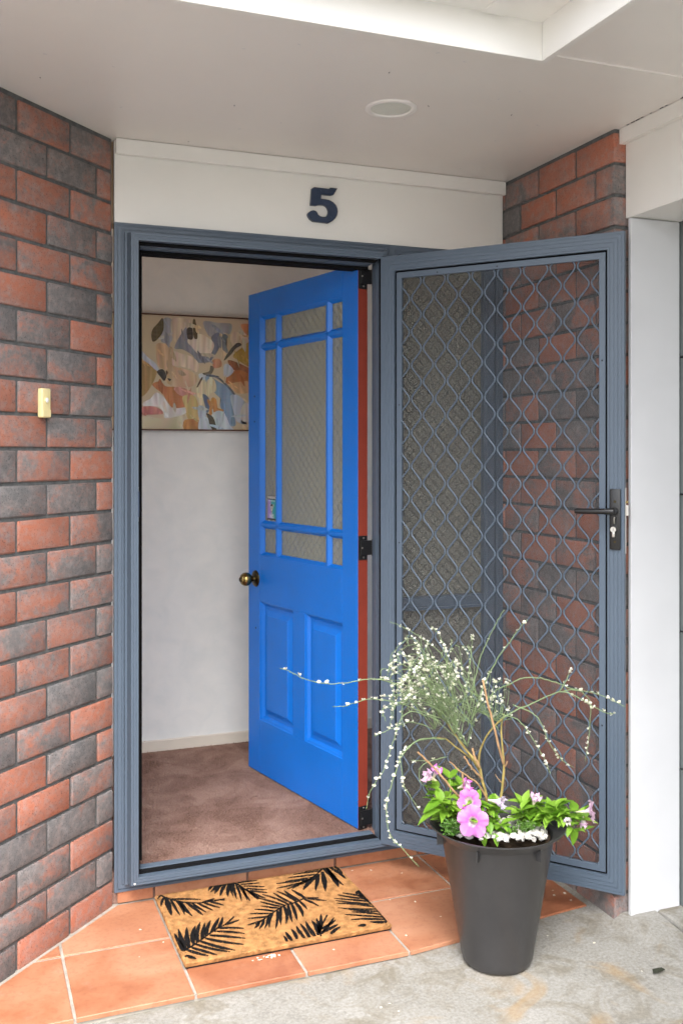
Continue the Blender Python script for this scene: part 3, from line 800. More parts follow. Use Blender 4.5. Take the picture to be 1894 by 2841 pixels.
# ------------------------------------------------------------------ doorbell
db = empty('doorbell', (-.2378-.0, -.2378, 1.579), radians(-135)); tag(db, 'small cream doorbell push on the angled brick wall', 'doorbell')
MB().bbox(-.0185, .0185, .0005, .019, -.042, .042, .004, 3).build('case', M['cream_plastic'], db, smooth=True)
MB().bbox(-.0165, .0165, .0185, .0205, -.040, -.019, .0015).build('lower_cover', M['cream_plastic'], db)
Rb = Matrix.Rotation(radians(-90), 3, 'X')
MB().lathe([(.0075,.0192),(.0078,.0212),(.0092,.0212),(.0096,.019)], 20, M=Rb).build('ring', M['cream_plastic'], db, loc=(0,0,.008), smooth=True)
MB().lathe([(.0001,.0225),(.005,.0218),(.0074,.0205),(.0074,.019)], 20, M=Rb).build('button', M['white_plastic'], db, loc=(0,0,.008), smooth=True)

# ------------------------------------------------------------------ downlight
dl = empty('downlight', (.7065, -.5755, ZS)); tag(dl, 'round recessed ceiling downlight with white rim above the door', 'downlight')
MB().lathe([(.0755,-.0005),(.0755,-.003),(.072,-.0055),(.062,-.0055),(.0595,-.003),(.0585,-.0004)], 48).build('rim', M['white_plastic'], dl, smooth=True)
MB().lathe([(.0001,-.0022),(.050,-.0022),(.0584,-.0008),(.0584,-.0003)], 48).build('lens', M['lens'], dl, smooth=True)
m = MB()
for i in range(-18, 19):
    x = i*.003; hl = sqrt(max(0, .055**2 - x*x))
    if hl > .006: m.box(x-.0006, x+.0006, -hl, hl, -.0032, -.0021)
m.build('lens_ribs', M['lens'], dl, loc=(0,0,0), rot=(0,0,radians(-20)))

# ------------------------------------------------------------------ painting in the hall
PX0, PX1, PZ0, PZ1 = -.12, 1.02, 1.542, 2.050
pt = empty('painting', (0, HY-.002, PZ0)); tag(pt, 'wide abstract painting in a thin walnut frame on the hall wall', 'painting')
for q, nm in zip(frame4(PX0-.006, PX1+.006, -.006, PZ1-PZ0+.006, [(0,0),(0,.032),(.006,.032),(.006,0)]), ('frame_side','frame_side','frame_rail','frame_rail')): q.build(nm, M['walnut'], pt)
pm, pnt, pb = mat('acrylic_paint'); ca = N(pnt, 'ShaderNodeVertexColor'); ca.layer_name = 'Col'
sm = noise(pnt, coords(pnt, 'Object', False, (30,1,90)), 1.2, 4)
L(pnt, mixc(pnt, math_(pnt, 'MULTIPLY_ADD', sm, .5, -.1, clamp=True), ca.outputs[0], mixc(pnt, .5, ca.outputs[0], (.55,.45,.34))), pb.inputs['Base Color'])
pb.inputs['Roughness'].default_value = .5
def s2l(c): return tuple(((x/255)/12.92 if x/255 <= .04045 else ((x/255+.055)/1.055)**2.4) for x in c)
DAUBS = [((198,180,152),[(-1500,100),(1750,100),(1750,1740),(-1500,1740)]),
((205,172,138),[(200,520),(420,560),(430,800),(560,850),(660,880),(760,960),(700,1100),(440,1110),(320,1020),(360,900),(230,820)]),
((155,160,170),[(300,160),(420,180),(415,470),(280,490),(265,400)]),((78,66,34),[(290,150),(300,320),(230,440),(160,490),(135,420),(150,320),(220,230)]),
((205,187,165),[(420,150),(640,150),(650,240),(560,330),(555,495),(480,490),(415,390)]),
((135,140,154),[(560,330),(620,270),(640,430),(740,600),(800,650),(900,660),(950,740),(760,760),(700,660),(560,580),(450,560)]),
((150,153,160),[(850,170),(1060,180),(1250,190),(1210,350),(1060,320),(960,390),(900,330)]),
((112,120,138),[(960,390),(1070,320),(1080,520),(990,680),(940,740),(970,600),(1000,480)]),
((217,205,188),[(640,430),(780,350),(900,390),(1000,480),(970,600),(890,665),(800,650),(720,580),(690,540),(640,490)]),
((48,36,30),[(620,290),(690,265),(705,420),(650,435),(625,400)]),((82,72,42),[(705,160),(740,160),(770,400),(720,415),(705,300)]),
((195,175,145),[(1080,330),(1230,350),(1300,480),(1200,600),(1090,540)]),((118,125,134),[(1120,340),(1200,370),(1160,450),(1200,600),(1120,560)]),
((210,190,170),[(1230,400),(1290,300),(1520,340),(1520,440),(1400,490),(1290,520)]),((205,132,92),[(1380,190),(1540,190),(1540,340),(1460,330)]),
((168,138,52),[(1520,450),(1400,520),(1270,640),(1330,700),(1540,790)]),((142,82,46),[(1200,710),(1330,740),(1540,840),(1540,900),(1340,880),(1230,800)]),
((178,112,62),[(1330,850),(1540,920),(1540,1010),(1320,1120),(1180,1050),(1170,970)]),((205,165,125),[(1180,1060),(1540,1000),(1540,1150),(1350,1190),(1230,1100)]),
((62,60,57),[(1320,460),(1400,480),(1310,540),(1240,630),(1140,720),(1200,600)]),((190,195,205),[(1140,790),(1200,770),(1280,860),(1200,950),(1140,940)]),
((192,132,102),[(980,720),(1080,700),(1110,800),(1000,830)]),((217,195,175),[(440,620),(540,640),(690,680),(780,770),(760,900),(650,850),(520,820),(420,800)]),
((172,138,84),[(0,750),(110,800),(210,900),(150,1080),(40,1240),(-60,1240)]),((185,193,205),[(0,620),(80,700),(190,790),(240,880),(200,890),(100,800),(0,740)]),
((24,19,19),[(210,905),(290,870),(340,960),(310,1035),(260,980)]),((30,24,22),[(355,995),(405,1010),(380,1035)]),
((182,112,62),[(150,1080),(260,1040),(330,1110),(470,1120),(560,1220),(620,1300),(600,1390),(430,1410),(360,1330),(280,1210),(190,1140)]),
((207,148,134),[(440,1130),(560,1120),(700,1190),(690,1250),(520,1230)]),((205,195,165),[(0,1540),(330,1570),(580,1500),(580,1740),(0,1740)]),
((218,216,214),[(120,1290),(200,1200),(300,1260),(370,1370),(440,1420),(620,1410),(580,1500),(330,1560),(300,1480),(220,1400),(30,1390),(30,1340)]),
((197,124,118),[(0,1420),(110,1390),(230,1420),(300,1490),(180,1510),(0,1500)]),((198,174,115),[(560,1250),(740,1250),(790,1560),(640,1570),(600,1420)]),
((182,122,58),[(590,1580),(800,1590),(790,1740),(590,1740)]),((210,200,166),[(750,1110),(830,980),(900,920),(870,1160),(870,1220),(820,1380),(760,1220)]),
((195,205,210),[(790,920),(900,920),(880,1000),(800,990)]),((122,148,174),[(900,930),(1040,1010),(1200,1100),(1290,1200),(1230,1230),(1260,1380),(1310,1640),(1200,1640),(1130,1470),(1080,1360),(1100,1280),(1020,1200),(890,1050)]),
((205,195,160),[(900,1010),(1000,990),(1030,1150),(960,1190),(900,1250),(880,1140)]),((92,108,138),[(840,1210),(930,1270),(935,1420),(900,1480),(880,1400)]),
((170,185,196),[(780,1380),(880,1400),(890,1480),(880,1550),(790,1560)]),((187,128,62),[(960,1270),(1030,1280),(1050,1400),(1140,1430),(1080,1470),(980,1490),(930,1500)]),
((185,200,210),[(800,1560),(900,1540),(960,1650),(960,1740),(790,1740)]),((185,200,210),[(970,1500),(1060,1440),(1150,1480),(1220,1640),(1280,1740),(1030,1740),(1000,1590)]),
((60,58,42),[(890,1480),(970,1520),(1010,1590),(1035,1740),(960,1740),(920,1570)]),((170,185,196),[(1230,1230),(1330,1210),(1430,1290),(1430,1420),(1380,1600),(1480,1640),(1330,1600),(1280,1450)]),
((210,203,195),[(1430,1330),(1540,1330),(1540,1590),(1400,1580),(1370,1470)]),((104,98,82),[(840,910),(930,880),(950,800),(1000,830),(960,920),(870,935)]),
((95,100,110),[(910,920),(1050,950),(1200,1075),(1295,1190),(1270,1200),(1180,1095),(1040,978),(905,942)]),((82,62,42),[(820,975),(840,985),(775,1105),(758,1100)])]
rs = random.Random(3)
pal = [(205,172,138),(150,155,165),(217,205,188),(178,112,62),(185,200,210),(78,66,34),(172,138,84),(207,148,134)]
for i in range(34):
    cx = rs.choice((rs.uniform(-1250, -120), rs.uniform(1600, 2200))); cy0 = rs.uniform(200, 1650); r0 = rs.uniform(60, 220)
    DAUBS.append((rs.choice(pal), [(cx+r0*rs.uniform(.5,1.1)*cos(t*pi/4), cy0+r0*rs.uniform(.5,1.2)*sin(t*pi/4)) for t in range(8)]))
def pin(p, poly):
    c = False; j = len(poly)-1
    for i in range(len(poly)):
        a, b_ = poly[i], poly[j]
        if (a[1] > p[1]) != (b_[1] > p[1]) and p[0] < (b_[0]-a[0])*(p[1]-a[1])/(b_[1]-a[1])+a[0]: c = not c
        j = i
    return c
base_daubs = list(DAUBS)
for i in range(70):
    x, y = rs.uniform(0, 1520), rs.uniform(150, 1690)
    c = [q for q in base_daubs if pin((x, y), q[1])][-1][0]
    if sum(c) < 220: continue
    k = rs.uniform(-26, 22); tint = rs.choice(((0,0,0),(10,2,-10),(-10,-2,8),(8,4,0)))
    c = tuple(min(235, max(20, c[q]+k+tint[q])) for q in range(3))
    a = rs.choice((rs.gauss(1.35,.35), rs.gauss(.6,.5))); ln, wd = rs.uniform(35,120), rs.uniform(9,34)
    dx, dy = cos(a), sin(a)
    DAUBS.append((c, [(x+dx*ln*u-dy*wd*v*rs.uniform(.6,1.2), y+dy*ln*u+dx*wd*v*rs.uniform(.6,1.2)) for u, v in ((-1,-.3),(-.4,-1),(.4,-.9),(1,-.2),(.8,.4),(.2,1),(-.6,.7))]))
def smooth_poly(p, n=4):
    res = []
    for i in range(len(p)):
        a, b_, c, d_ = (Vector(p[(i+k)%len(p)]) for k in (-1,0,1,2))
        for t in range(n):
            u = t/n
            res.append(tuple(.5*((2*b_)+(c-a)*u+(2*a-5*b_+4*c-d_)*u*u+(3*b_-a-3*c+d_)*u**3)))
    return res
bm = bmesh.new(); cl = bm.loops.layers.float_color.new('Col')
sxp = (.789-.297)/(1510-15)
for k, (c, poly) in enumerate(DAUBS):
    pts = poly if k == 0 else smooth_poly(poly)
    q = []
    for x, y in pts:
        X = .297+(x-15)*sxp; ztop = 2.0405-(x-15)/1495*.003; Zz = 2.043-(y-135)/(1705-135)*(2.043-1.5445)
        q.append((min(max(X, PX0), PX1), min(max(Zz, PZ0), PZ1)))
    vs_ = [bm.verts.new((a, -.0243-.00002*k, b_-PZ0)) for a, b_ in q]
    fc = bm.faces.new(vs_)
    for lp in fc.loops:
        g_ = rs.uniform(-26, 20) if k else 0.0
        lp[cl] = (*s2l(tuple(min(240, max(14, q_+g_+rs.uniform(-7,7))) for q_ in c)), 1)
bmesh.ops.triangulate(bm, faces=[f for f in bm.faces if len(f.verts) > 4])
me = bpy.data.meshes.new('paint'); bm.to_mesh(me); bm.free(); me.materials.append(pm)
o = bpy.data.objects.new('paint', me); link(o, pt)
MB().box(PX0, PX1, -.024, -.002, 0, PZ1-PZ0).build('canvas', M['canvas'], pt)

# ------------------------------------------------------------------ door mat
mx0, mx1, my0, my1, mt_ = .127, .752, -.475, -.024, .016
dm = empty('door_mat', (mx0, my0, .0012)); tag(dm, 'tan coir door mat with black palm frond pattern on the tiles', 'door mat')
MB().box(.002, mx1-mx0-.002, .002, my1-my0-.002, 0, .003).build('rubber_backing', M['rubber'], dm)
MB().bbox(0, mx1-mx0, 0, my1-my0, .003, mt_, .004, 2).build('coir_pad', M['coir'], dm)
# traced palm fronds: spine, then leaflets as (base, tip, half width)
FRONDS = [
 ([(30,255),(60,222),(90,235),(200,265),(330,270),(400,255),(475,250)], [(80,235,60,295),(95,240,130,350,2),(125,250,185,350),(165,258,215,345,1.3),(185,262,265,355,1.5),(230,268,335,350,1.3),(260,270,355,330),(300,272,400,318),(340,268,445,302),(380,262,470,285),(130,245,320,248),(330,268,410,243),(380,260,475,243)]),
 ([(700,245),(640,205),(590,170),(545,143),(470,146),(395,158)], [(395,155,368,190,1.2),(425,152,385,200,1.3),(455,148,410,210,1.5),(480,145,445,225,1.5),(505,142,495,230,1.4),(520,142,530,225,1.2),(535,145,555,245),(550,150,585,258),(570,160,620,250),(590,170,640,255),(610,180,690,250),(640,195,715,248),(560,140,685,125),(580,150,700,140),(600,160,735,165),(620,175,750,185),(640,190,752,203),(650,200,740,240)]),
 ([(1200,30),(1120,42),(1060,95),(980,135),(900,155)], [(1120,40,990,58),(1100,60,920,85),(1075,85,885,108),(1050,105,870,130),(1020,120,810,145),(990,135,812,175),(1010,130,880,180,1.2),(1040,115,915,178),(1070,95,985,185,2),(1085,85,1065,190,1.6),(1110,70,1130,195,2),(1125,50,1215,168,2.4),(1140,45,1245,155,1.6),(1160,40,1260,112,1.4),(1185,32,1240,80,1.2)]),
 ([(1085,238),(1000,240),(930,268),(860,290),(780,340),(680,412)], [(1000,240,910,185,1.3),(960,255,860,190,1.2),(940,262,815,195),(915,275,790,205),(890,280,720,215),(870,287,700,240),(850,295,705,262),(830,305,710,290),(800,325,670,312),(780,340,640,340),(750,360,625,370),(720,385,620,415),(1010,240,1135,255),(990,245,1085,290),(960,258,1010,310),(935,270,985,360,1.4),(910,278,945,380,1.3),(885,285,915,395,1.3),(860,292,875,405,1.3),(840,300,840,412,1.3),(815,315,805,440),(790,335,765,430),(760,355,735,435),(730,378,700,440),(700,400,670,435)]),
 ([(205,585),(280,540),(350,490),(420,440),(480,410),(535,360)], [(205,580,150,470,2.2),(225,572,175,440,1.6),(245,560,228,430,1.7),(275,540,285,420,1.7),(300,525,318,395,1.6),(330,505,345,400,1.5),(355,485,385,385,1.5),(390,460,440,368,1.5),(430,435,462,362,1.2),(470,415,570,380),(440,435,600,435,1.2),(410,455,605,470,1.2),(380,480,610,500,1.3),(350,500,600,540,1.4),(320,520,545,578,1.5),(290,540,510,588,1.3),(260,560,425,608,1.3),(230,575,370,615,1.3),(222,612,290,632,1.6)]),
 ([(1100,485),(1095,450),(1115,400),(1140,350)], [(1105,470,1185,365,1.2),(1100,440,1195,380,1.2),(1110,460,1210,410,1.4),(1165,470,1225,425,1.4),(1095,450,1100,345,1.4),(1090,470,1070,370,1.5),(1085,478,1040,385,1.6),(1060,485,1000,390,1.5),(1025,492,965,405,1.3),(992,497,940,420,1.3),(945,503,905,440,1.3),(910,515,870,460,1.2),(880,520,858,485)]),
 ([(1345,190),(1362,205),(1400,245),(1460,310),(1528,392)], [(1380,230,1240,205),(1400,245,1210,218),(1410,260,1185,240),(1425,280,1195,255),(1440,295,1200,272),(1455,310,1210,302),(1470,325,1270,312),(1490,345,1300,328),(1505,362,1255,345),(1515,378,1295,378,1.2),(1528,395,1420,393,1.6),(1390,412,1340,420,1.6),(1345,192,1330,215,1.6),(1362,200,1365,240,2.2),(1385,230,1430,275,2.4)])]
def onmat(x, y):
    r_ = ray(420+x/2.34, 2390+y/2.34); t_ = (.0190-CAM.z)/r_.z; q_ = CAM+r_*t_
    return Vector((q_.x, q_.y))
def bez(pts, t):
    n = len(pts)-1; f = min(t*n, n-1e-6); i = int(f); u = f-i
    P = [Vector(pts[max(0,min(n,i+k))]) for k in (-1,0,1,2)]
    a, b_, c, d_ = P
    return .5*((2*b_)+(c-a)*u+(2*a-5*b_+4*c-d_)*u*u+(3*b_-a-3*c+d_)*u**3)
leaf_polys = []
for spine, lfs in FRONDS:
    mesh = MB(); polys = []
    stem = [onmat(*q) for q in spine]
    sp_ = [bez(stem, t/16) for t in range(17)]
    left = []; right = []
    for i, p in enumerate(sp_):
        d = (sp_[min(i+1,16)]-sp_[max(i-1,0)]).normalized(); nn = Vector((-d.y,d.x)); ww = .0024
        left.append(p+nn*ww); right.append(p-nn*ww)
    polys.append(left+right[::-1])
    for lf in lfs:
        a_, b2 = onmat(lf[0], lf[1]), onmat(lf[2], lf[3]); hw_ = .0042*(lf[4] if len(lf) > 4 else 1.0)
        dv = b2-a_; nm = Vector((-dv.y, dv.x)).normalized(); bow = R(-.05,.05)*dv.length
        pa = []; pb_ = []
        for k in range(7):
            u = k/6; c = a_+dv*u+nm*bow*sin(pi*u); ww = hw_*(.45+.75*sin(pi*min(1,u*.9+.08)))*(1-.35*u) if k < 6 else .0006
            pa.append(c+nm*ww*R(.85,1.15)); pb_.append(c-nm*ww*R(.85,1.15))
        polys.append(pa+pb_[::-1])
    for pl_ in polys:
        pl_ = [(min(max(q[0], mx0+.003), mx1-.003)-mx0, min(max(q[1], my0+.003), my1-.003)-my0) for q in pl_]
        n_ = len(pl_); h_ = n_//2
        mesh.add([(x, y, mt_+.0022) for x, y in pl_], [(k, k+1, n_-2-k, n_-1-k) for k in range(h_-1)])
        mesh.add([(x, y, mt_-.001) for x, y in pl_]+[(x, y, mt_+.0022) for x, y in pl_], [(k, (k+1)%n_, n_+(k+1)%n_, n_+k) for k in range(n_)])
        leaf_polys.append(pl_)
    mesh.build('frond_print', M['coir_black'], dm, fix=False)
def inside(p, poly):
    c = False; n = len(poly); j = n-1
    for i in range(n):
        a, b_ = poly[i], poly[j]
        if (a[1] > p[1]) != (b_[1] > p[1]) and p[0] < (b_[0]-a[0])*(p[1]-a[1])/(b_[1]-a[1])+a[0]: c = not c
        j = i
    return c
boxes = [(min(q[0] for q in p), max(q[0] for q in p), min(q[1] for q in p), max(q[1] for q in p), p) for p in leaf_polys]
tan_, blk = MB(), MB()
MWd, MHd = mx1-mx0, my1-my0
for i in range(30000):
    x, y = R(0, MWd), R(0, MHd); zb = mt_-.001
    if i % 9 == 0:                                   # fibres of the cut edges
        e = i % 4; zb = R(.004, mt_-.002)
        if e in (0, 1): y = 0.0
        elif e == 2: x = 0.0
        else: x = MWd
    ins = any(b_[0] <= x <= b_[1] and b_[2] <= y <= b_[3] and inside((x, y), b_[4]) for b_ in boxes)
    t = blk if ins else tan_
    a = R(0, 2*pi); d = R(.0005,.0012); ln = R(.002,.0065)
    dx, dy = R(-.004,.004), R(-.004,.004)
    if y == 0.0: dy = -R(.001,.005)
    if x == 0.0: dx = -R(.001,.004)
    if x == MWd: dx = R(.001,.004)
    t.add([(x-d*cos(a), y-d*sin(a), zb), (x+d*cos(a), y+d*sin(a), zb), (x+dx, y+dy, zb+ln)], [(0,1,2)])
tag(tan_.build('coir_fibres', M['coir'], dm, fix=False), kind='stuff')
tag(blk.build('black_fibres', M['coir_black'], dm, fix=False), kind='stuff')

# ------------------------------------------------------------------ plant pot
PC = Vector((.976, -.714, 0)); PZ = conc_z(PC.x, PC.y) + .003
pot = empty('plant_pot', (PC.x, PC.y, PZ)); tag(pot, 'tall tapered black plastic plant pot standing on the concrete', 'plant pot')
PH = .392
prof = [(.0001,0),(.086,0),(.095,.003),(.099,.010),(.102,.022),(.1585,PH-.036),(.163,PH-.030),(.1905,PH-.006),(.1945,PH-.002),(.1945,PH+.001),(.1915,PH+.001),(.188,PH-.004),(.159,PH-.022),(.155,PH-.030),(.146,PH-.09),(.0001,PH-.092)]
MB().lathe(prof, 72).build('pot_body', M['pot'], pot, smooth=True)
for a in (0, 55, 110, 170, 235, 295):
    t = radians(a+22); m = MB().bbox(-.0015, .0015, .157, .176, PH-.056, PH-.024, .0006)
    m.build('rim_lug', M['pot'], pot, rot=(0,0,t))
PT = PZ + PH
m = MB(); vv = [(0,0,PH-.034)]
for r_, k in ((.05,16),(.10,24),(.148,32)):
    pass
rings = [(.04,20),(.08,20),(.12,20),(.150,20)]
vs_ = [(0,0,PH-.036)] + [(r_*cos(2*pi*i/20), r_*sin(2*pi*i/20), PH-.038+R(-.006,.006)) for r_, _ in rings for i in range(20)]
fs = [(0,1+i,1+(i+1)%20) for i in range(20)] + [(1+20*k+i, 1+20*(k+1)+i, 1+20*(k+1)+(i+1)%20, 1+20*k+(i+1)%20) for k in range(3) for i in range(20)]
m.add(vs_, fs); m.build('soil', M['soil'], pot, smooth=True)

# white stones, one by one
vdir = Vector((PC.x-CAM.x, PC.y-CAM.y, 0)).normalized(); rdir = Vector((vdir.y, -vdir.x, 0))   # away from / right of the camera
stone_meshes = []
for i in range(7):
    bm = bmesh.new()
    for k in range(13):
        d = Vector((random.gauss(0,1), random.gauss(0,1), random.gauss(0,1))).normalized()
        bm.verts.new((d.x*R(.8,1.15), d.y*R(.65,1.0), d.z*R(.5,.85)))
    r_ = bmesh.ops.convex_hull(bm, input=bm.verts)
    bmesh.ops.delete(bm, geom=[g_ for g_ in r_['geom_interior'] if isinstance(g_, bmesh.types.BMVert)], context='VERTS')
    stone_meshes.append(MB().frombm(bm).mesh('white_stone', M['stone']))
spots = []
def try_stone(a, b_, layer):
    if hypot(a, b_) > .139: return
    if layer == 0 and any(hypot(a-q[0], b_-q[1]) < .0155 for q in spots): return
    if a < -.095 and b_ > -.07: return                     # the dark hollow at the left
    spots.append((a, b_)); sz = R(.0095,.0150)
    o = bpy.data.objects.new('white_stone', random.choice(stone_meshes)); link(o)
    p = PC + rdir*a + vdir*b_; front = max(0, -b_)/.14
    o.location = (p.x, p.y, PT-.027 + .029*front + sz*.2 + R(-.003,.004) - max(0, hypot(a,b_)-.125)*.2)
    o.rotation_euler = (R(-.5,.5), R(-.5,.5), R(0,6.28)); o.scale = (sz, sz*R(.85,1.1), sz)
    tag(o, 'white angular stone chip among those covering the soil in the black pot', 'stone', 'white stones in the pot')
for i in range(1500):
    a, b_ = R(-.14,.14), R(-.14,.10)
    if len(spots) < 190: try_stone(a, b_, 0)

# ------------------------------------------------------------------ plants
DP = (PC - CAM).dot(Vector((cos(YAW), sin(YAW), 0)))          # viewing depth of the pot axis
def K4(x, y, d=0.0): return at(1000+x/2.0907, 1650+y/2.0907, DP+d)
def K5(x, y, d=0.0): return at(1140+x/2.8, 2080+y/2.8, DP+d)
def Q2(x, y, d=0.0): return at(650+x*500/1176, 1400+y*500/1176, DP+d)
def spline(pts, n):
    res = []
    for i in range(n+1): res.append(bez(pts, i/n))
    return res

shrub = empty('broom_shrub', (PC.x, PC.y, PT-.03)); tag(shrub, 'wispy white-flowering broom shrub growing out of the black pot', 'shrub')
base = Vector(shrub.location)
def loc(pts): return [p-base for p in pts]
anchor1 = K4(725,1230,.005); anchor2 = K4(812,1215,-.01)
stems = [  # woody stems
 ([K4(738,1260), K4(725,1150), K4(700,1060,.0), K4(685,985,.01), K4(610,900,.02), K4(545,810,.03), K4(500,740,.03)], .0062, .0032, 'stem'),
 ([K4(800,1250,-.01), K4(815,1170,-.01), K4(828,1050,-.02), K4(830,990,-.02), K4(822,880,-.01), K4(815,770,0), K4(830,690,.0)], .0056, .0028, 'stem'),
 ([K4(685,985,.01), K4(692,910,.0), K4(725,830,-.02), K4(770,770,-.03), K4(820,720,-.04)], .0042, .0026, 'stem'),
 ([K4(702,1050,.0), K4(650,960,.03), K4(570,900,.05), K4(500,840,.07), K4(440,830,.08)], .0040, .0022, 'stem'),
 ([K4(690,1000,.0), K4(600,880,.04), K4(540,800,.05), K4(480,700,.06)], .0034, .0020, 'stem'),
 ([K4(830,990,-.02), K4(805,900,-.04), K4(770,750,-.05), K4(740,640,-.06), K4(708,495,-.06)], .0046, .0038, 'stick'),
 ([K4(735,1190,-.02), K4(680,1100,-.05), K4(590,1035,-.06), K4(515,970,-.07)], .0036, .0026, 'stick'),
 ([K4(705,1070,-.01), K4(655,1020,-.03), K4(600,940,-.04)], .0040, .0034, 'stick'),
 ([K4(690,1000,-.01), K4(665,950,-.02), K4(648,895,-.02)], .0048, .0042, 'stick'),
 ([K4(600,1215,-.03), K4(500,1090,-.06), K4(410,990,-.07), K4(332,912,-.08)], .0042, .0036, 'stick'),
 ([K4(598,1200,-.03), K4(597,1120,-.03), K4(590,1040,-.03)], .0032, .0028, 'stick'),
 ([K4(832,1000,-.02), K4(845,985,-.03), K4(850,965,-.03)], .003, .002, 'stick'),
 ([K4(815,1090,-.02), K4(800,1070,-.03), K4(780,1045,-.03)], .0018, .0010, 'stick')]
for pts, r0, r1, nm in stems:
    sp_ = spline(pts, 14); wob_ = [p+Vector((R(-.0012,.0012),)*3) for p in sp_]
    MB().tube(loc(wob_), [.74*(r0+(r1-r0)*i/14) for i in range(15)], 7).build('stem' if nm == 'stem' else 'dry_stick', M[nm], shrub, smooth=True)
twigs = []
def tw(pts, dens=.5, start=.25, r=.0019): twigs.append((pts, dens, start, r))
# long sprays as in the photograph
tw([K4(820,720,-.04),K4(900,670,-.05),K4(1000,630,-.05),K4(1150,565,-.06),K4(1250,590,-.07),K4(1330,640,-.08),K4(1430,688,-.08),K4(1478,685,-.08)], .55, .5, .0026)
tw([K4(640,720,.02),K4(770,570,.0),K4(860,520,-.02),K4(930,488,-.03),K4(1020,482,-.04),K4(1120,505,-.05),K4(1240,550,-.05),K4(1400,585,-.06),K4(1535,655,-.07)], .5, .45, .0024)
tw([K4(1180,555,-.06),K4(1270,560,-.05),K4(1330,620,-.05),K4(1330,740,-.05),K4(1320,860,-.05),K4(1303,968,-.05)], .55, .15)
tw([K4(1150,565,-.06),K4(1195,500,-.05),K4(1205,460,-.05),K4(1225,420,-.05)], .9, .2)
tw([K4(800,690,-.02),K4(900,720,-.04),K4(950,770,-.05),K4(1020,870,-.06),K4(1070,970,-.06),K4(1102,1040,-.06)], .7, .4)
tw([K4(880,640,-.04),K4(980,680,-.06),K4(1040,730,-.07),K4(1080,830,-.08),K4(1130,920,-.08),K4(1175,965,-.08),K4(1238,1005,-.08)], .6, .3)
tw([K4(620,760,.03),K4(650,560,.04),K4(690,380,.05),K4(735,270,.05),K4(790,160,.05),K4(833,88,.05)], .14, .55, .0024)
tw([K4(640,740,.0),K4(700,560,-.02),K4(780,395,-.03),K4(860,280,-.03),K4(920,195,-.03),K4(966,145,-.03)], .22, .45, .0024)
tw([K4(560,760,.03),K4(545,560,.03),K4(490,380,.02),K4(420,300,.01),K4(350,250,.0),K4(260,195,.0),K4(168,158,.0)], .6, .5)
tw([K4(560,740,.03),K4(520,540,.05),K4(490,330,.06),K4(455,235,.06),K4(412,185,.06)], .5, .4)
tw([K4(500,740,.0),K4(350,560,-.04),K4(200,515,-.07),K4(110,490,-.09)] + [Q2(1000,1142,-.09),Q2(880,1140,-.10),Q2(800,1152,-.10),Q2(680,1168,-.11),Q2(560,1165,-.11),Q2(450,1135,-.12),Q2(380,1098,-.12),Q2(300,1068,-.12)], .45, .3, .0022)
tw([K4(470,720,-.02),K4(330,670,-.05),K4(230,630,-.06)] + [Q2(1100,1300,-.07),Q2(1000,1280,-.08),Q2(890,1268,-.09),Q2(800,1292,-.10),Q2(730,1312,-.10),Q2(640,1322,-.10)], .5, .3, .0021)
tw([K4(470,740,-.03),K4(320,680,-.08),K4(240,710,-.10),K4(200,800,-.11)] + [Q2(1060,1470,-.12),Q2(1030,1560,-.12),Q2(980,1720,-.12),Q2(930,1800,-.13),Q2(880,1890,-.13),Q2(862,1990,-.13)], .6, .25)
tw([K4(490,840,-.02),K4(350,840,-.10),K4(250,920,-.13),K4(200,1040,-.14),K4(160,1170,-.14)] + [Q2(992,1990,-.14),Q2(1000,2100,-.14),Q2(1040,2200,-.14),at(1110,2350,DP-.14),at(1163,2406,DP-.14)], .5, .15, .0022)
tw([K4(440,830,-.02),K4(330,850,-.09),K4(235,920,-.12),K4(240,1010,-.12),K4(250,1100,-.12),K4(300,1190,-.12),K4(345,1250,-.12)], .6, .2)
tw([K4(420,780,.0),K4(300,740,-.04),K4(200,770,-.06),K4(75,822,-.07)], .5, .3)
tw([K4(500,940,.0),K4(400,965,-.05),K4(290,962,-.06)], .35, .2)
tw([K4(400,965,-.05),K4(350,1000,-.06),K4(340,1060,-.06),K4(360,1110,-.06)], .35, .2)
for i in range(16):
    x0_, y0_ = R(170,330), R(330,640); d1 = R(-.14,.10)
    tw([K4(R(440,540),R(640,780),0), K4((x0_+480)/2,y0_-R(10,60),d1*.5), K4(x0_,y0_,d1), K4(x0_-R(0,50),y0_+R(60,190),d1)], R(.25,.5), R(.25,.4), .0015)
# the dense head of the shrub
heads = [(640,700),(560,790),(520,760),(480,700),(600,740),(545,810),(690,600),(430,780),(620,880),(740,700),(580,850),(660,760)]
for i in range(68):
    h0 = random.choice(heads); a = R(.15*pi, 1.12*pi); rr = R(.30,1.12)
    tx = 455 + 300*cos(a)*rr; ty = 560 - 330*sin(a)*rr
    if tx > 690: tx = R(480, 690)
    d0, d1 = R(-.02,.05), R(-.14,.14)
    midx = (h0[0]+tx)/2 + R(-60,70); midy = (h0[1]+ty)/2 - R(-30,90)
    tip = (tx - R(0,30), ty + (R(20,110) if tx < 330 else R(-20,45)))
    tw([K4(h0[0],h0[1],d0), K4(midx,midy,(d0+d1)/2), K4(tx,ty,d1), K4(*tip,d1+.01)], R(.14,.40), R(.05,.4), R(.0011,.0016))
for i in range(22):
    x, y = R(700,880), R(480,700); d = R(-.06,.04)
    tw([K4(R(760,830),R(700,800),-.02), K4(x-10,(y+750)/2,d), K4(x,y,d), K4(x+R(-20,30),y-R(10,50),d)], R(.2,.5), .4, .0013)
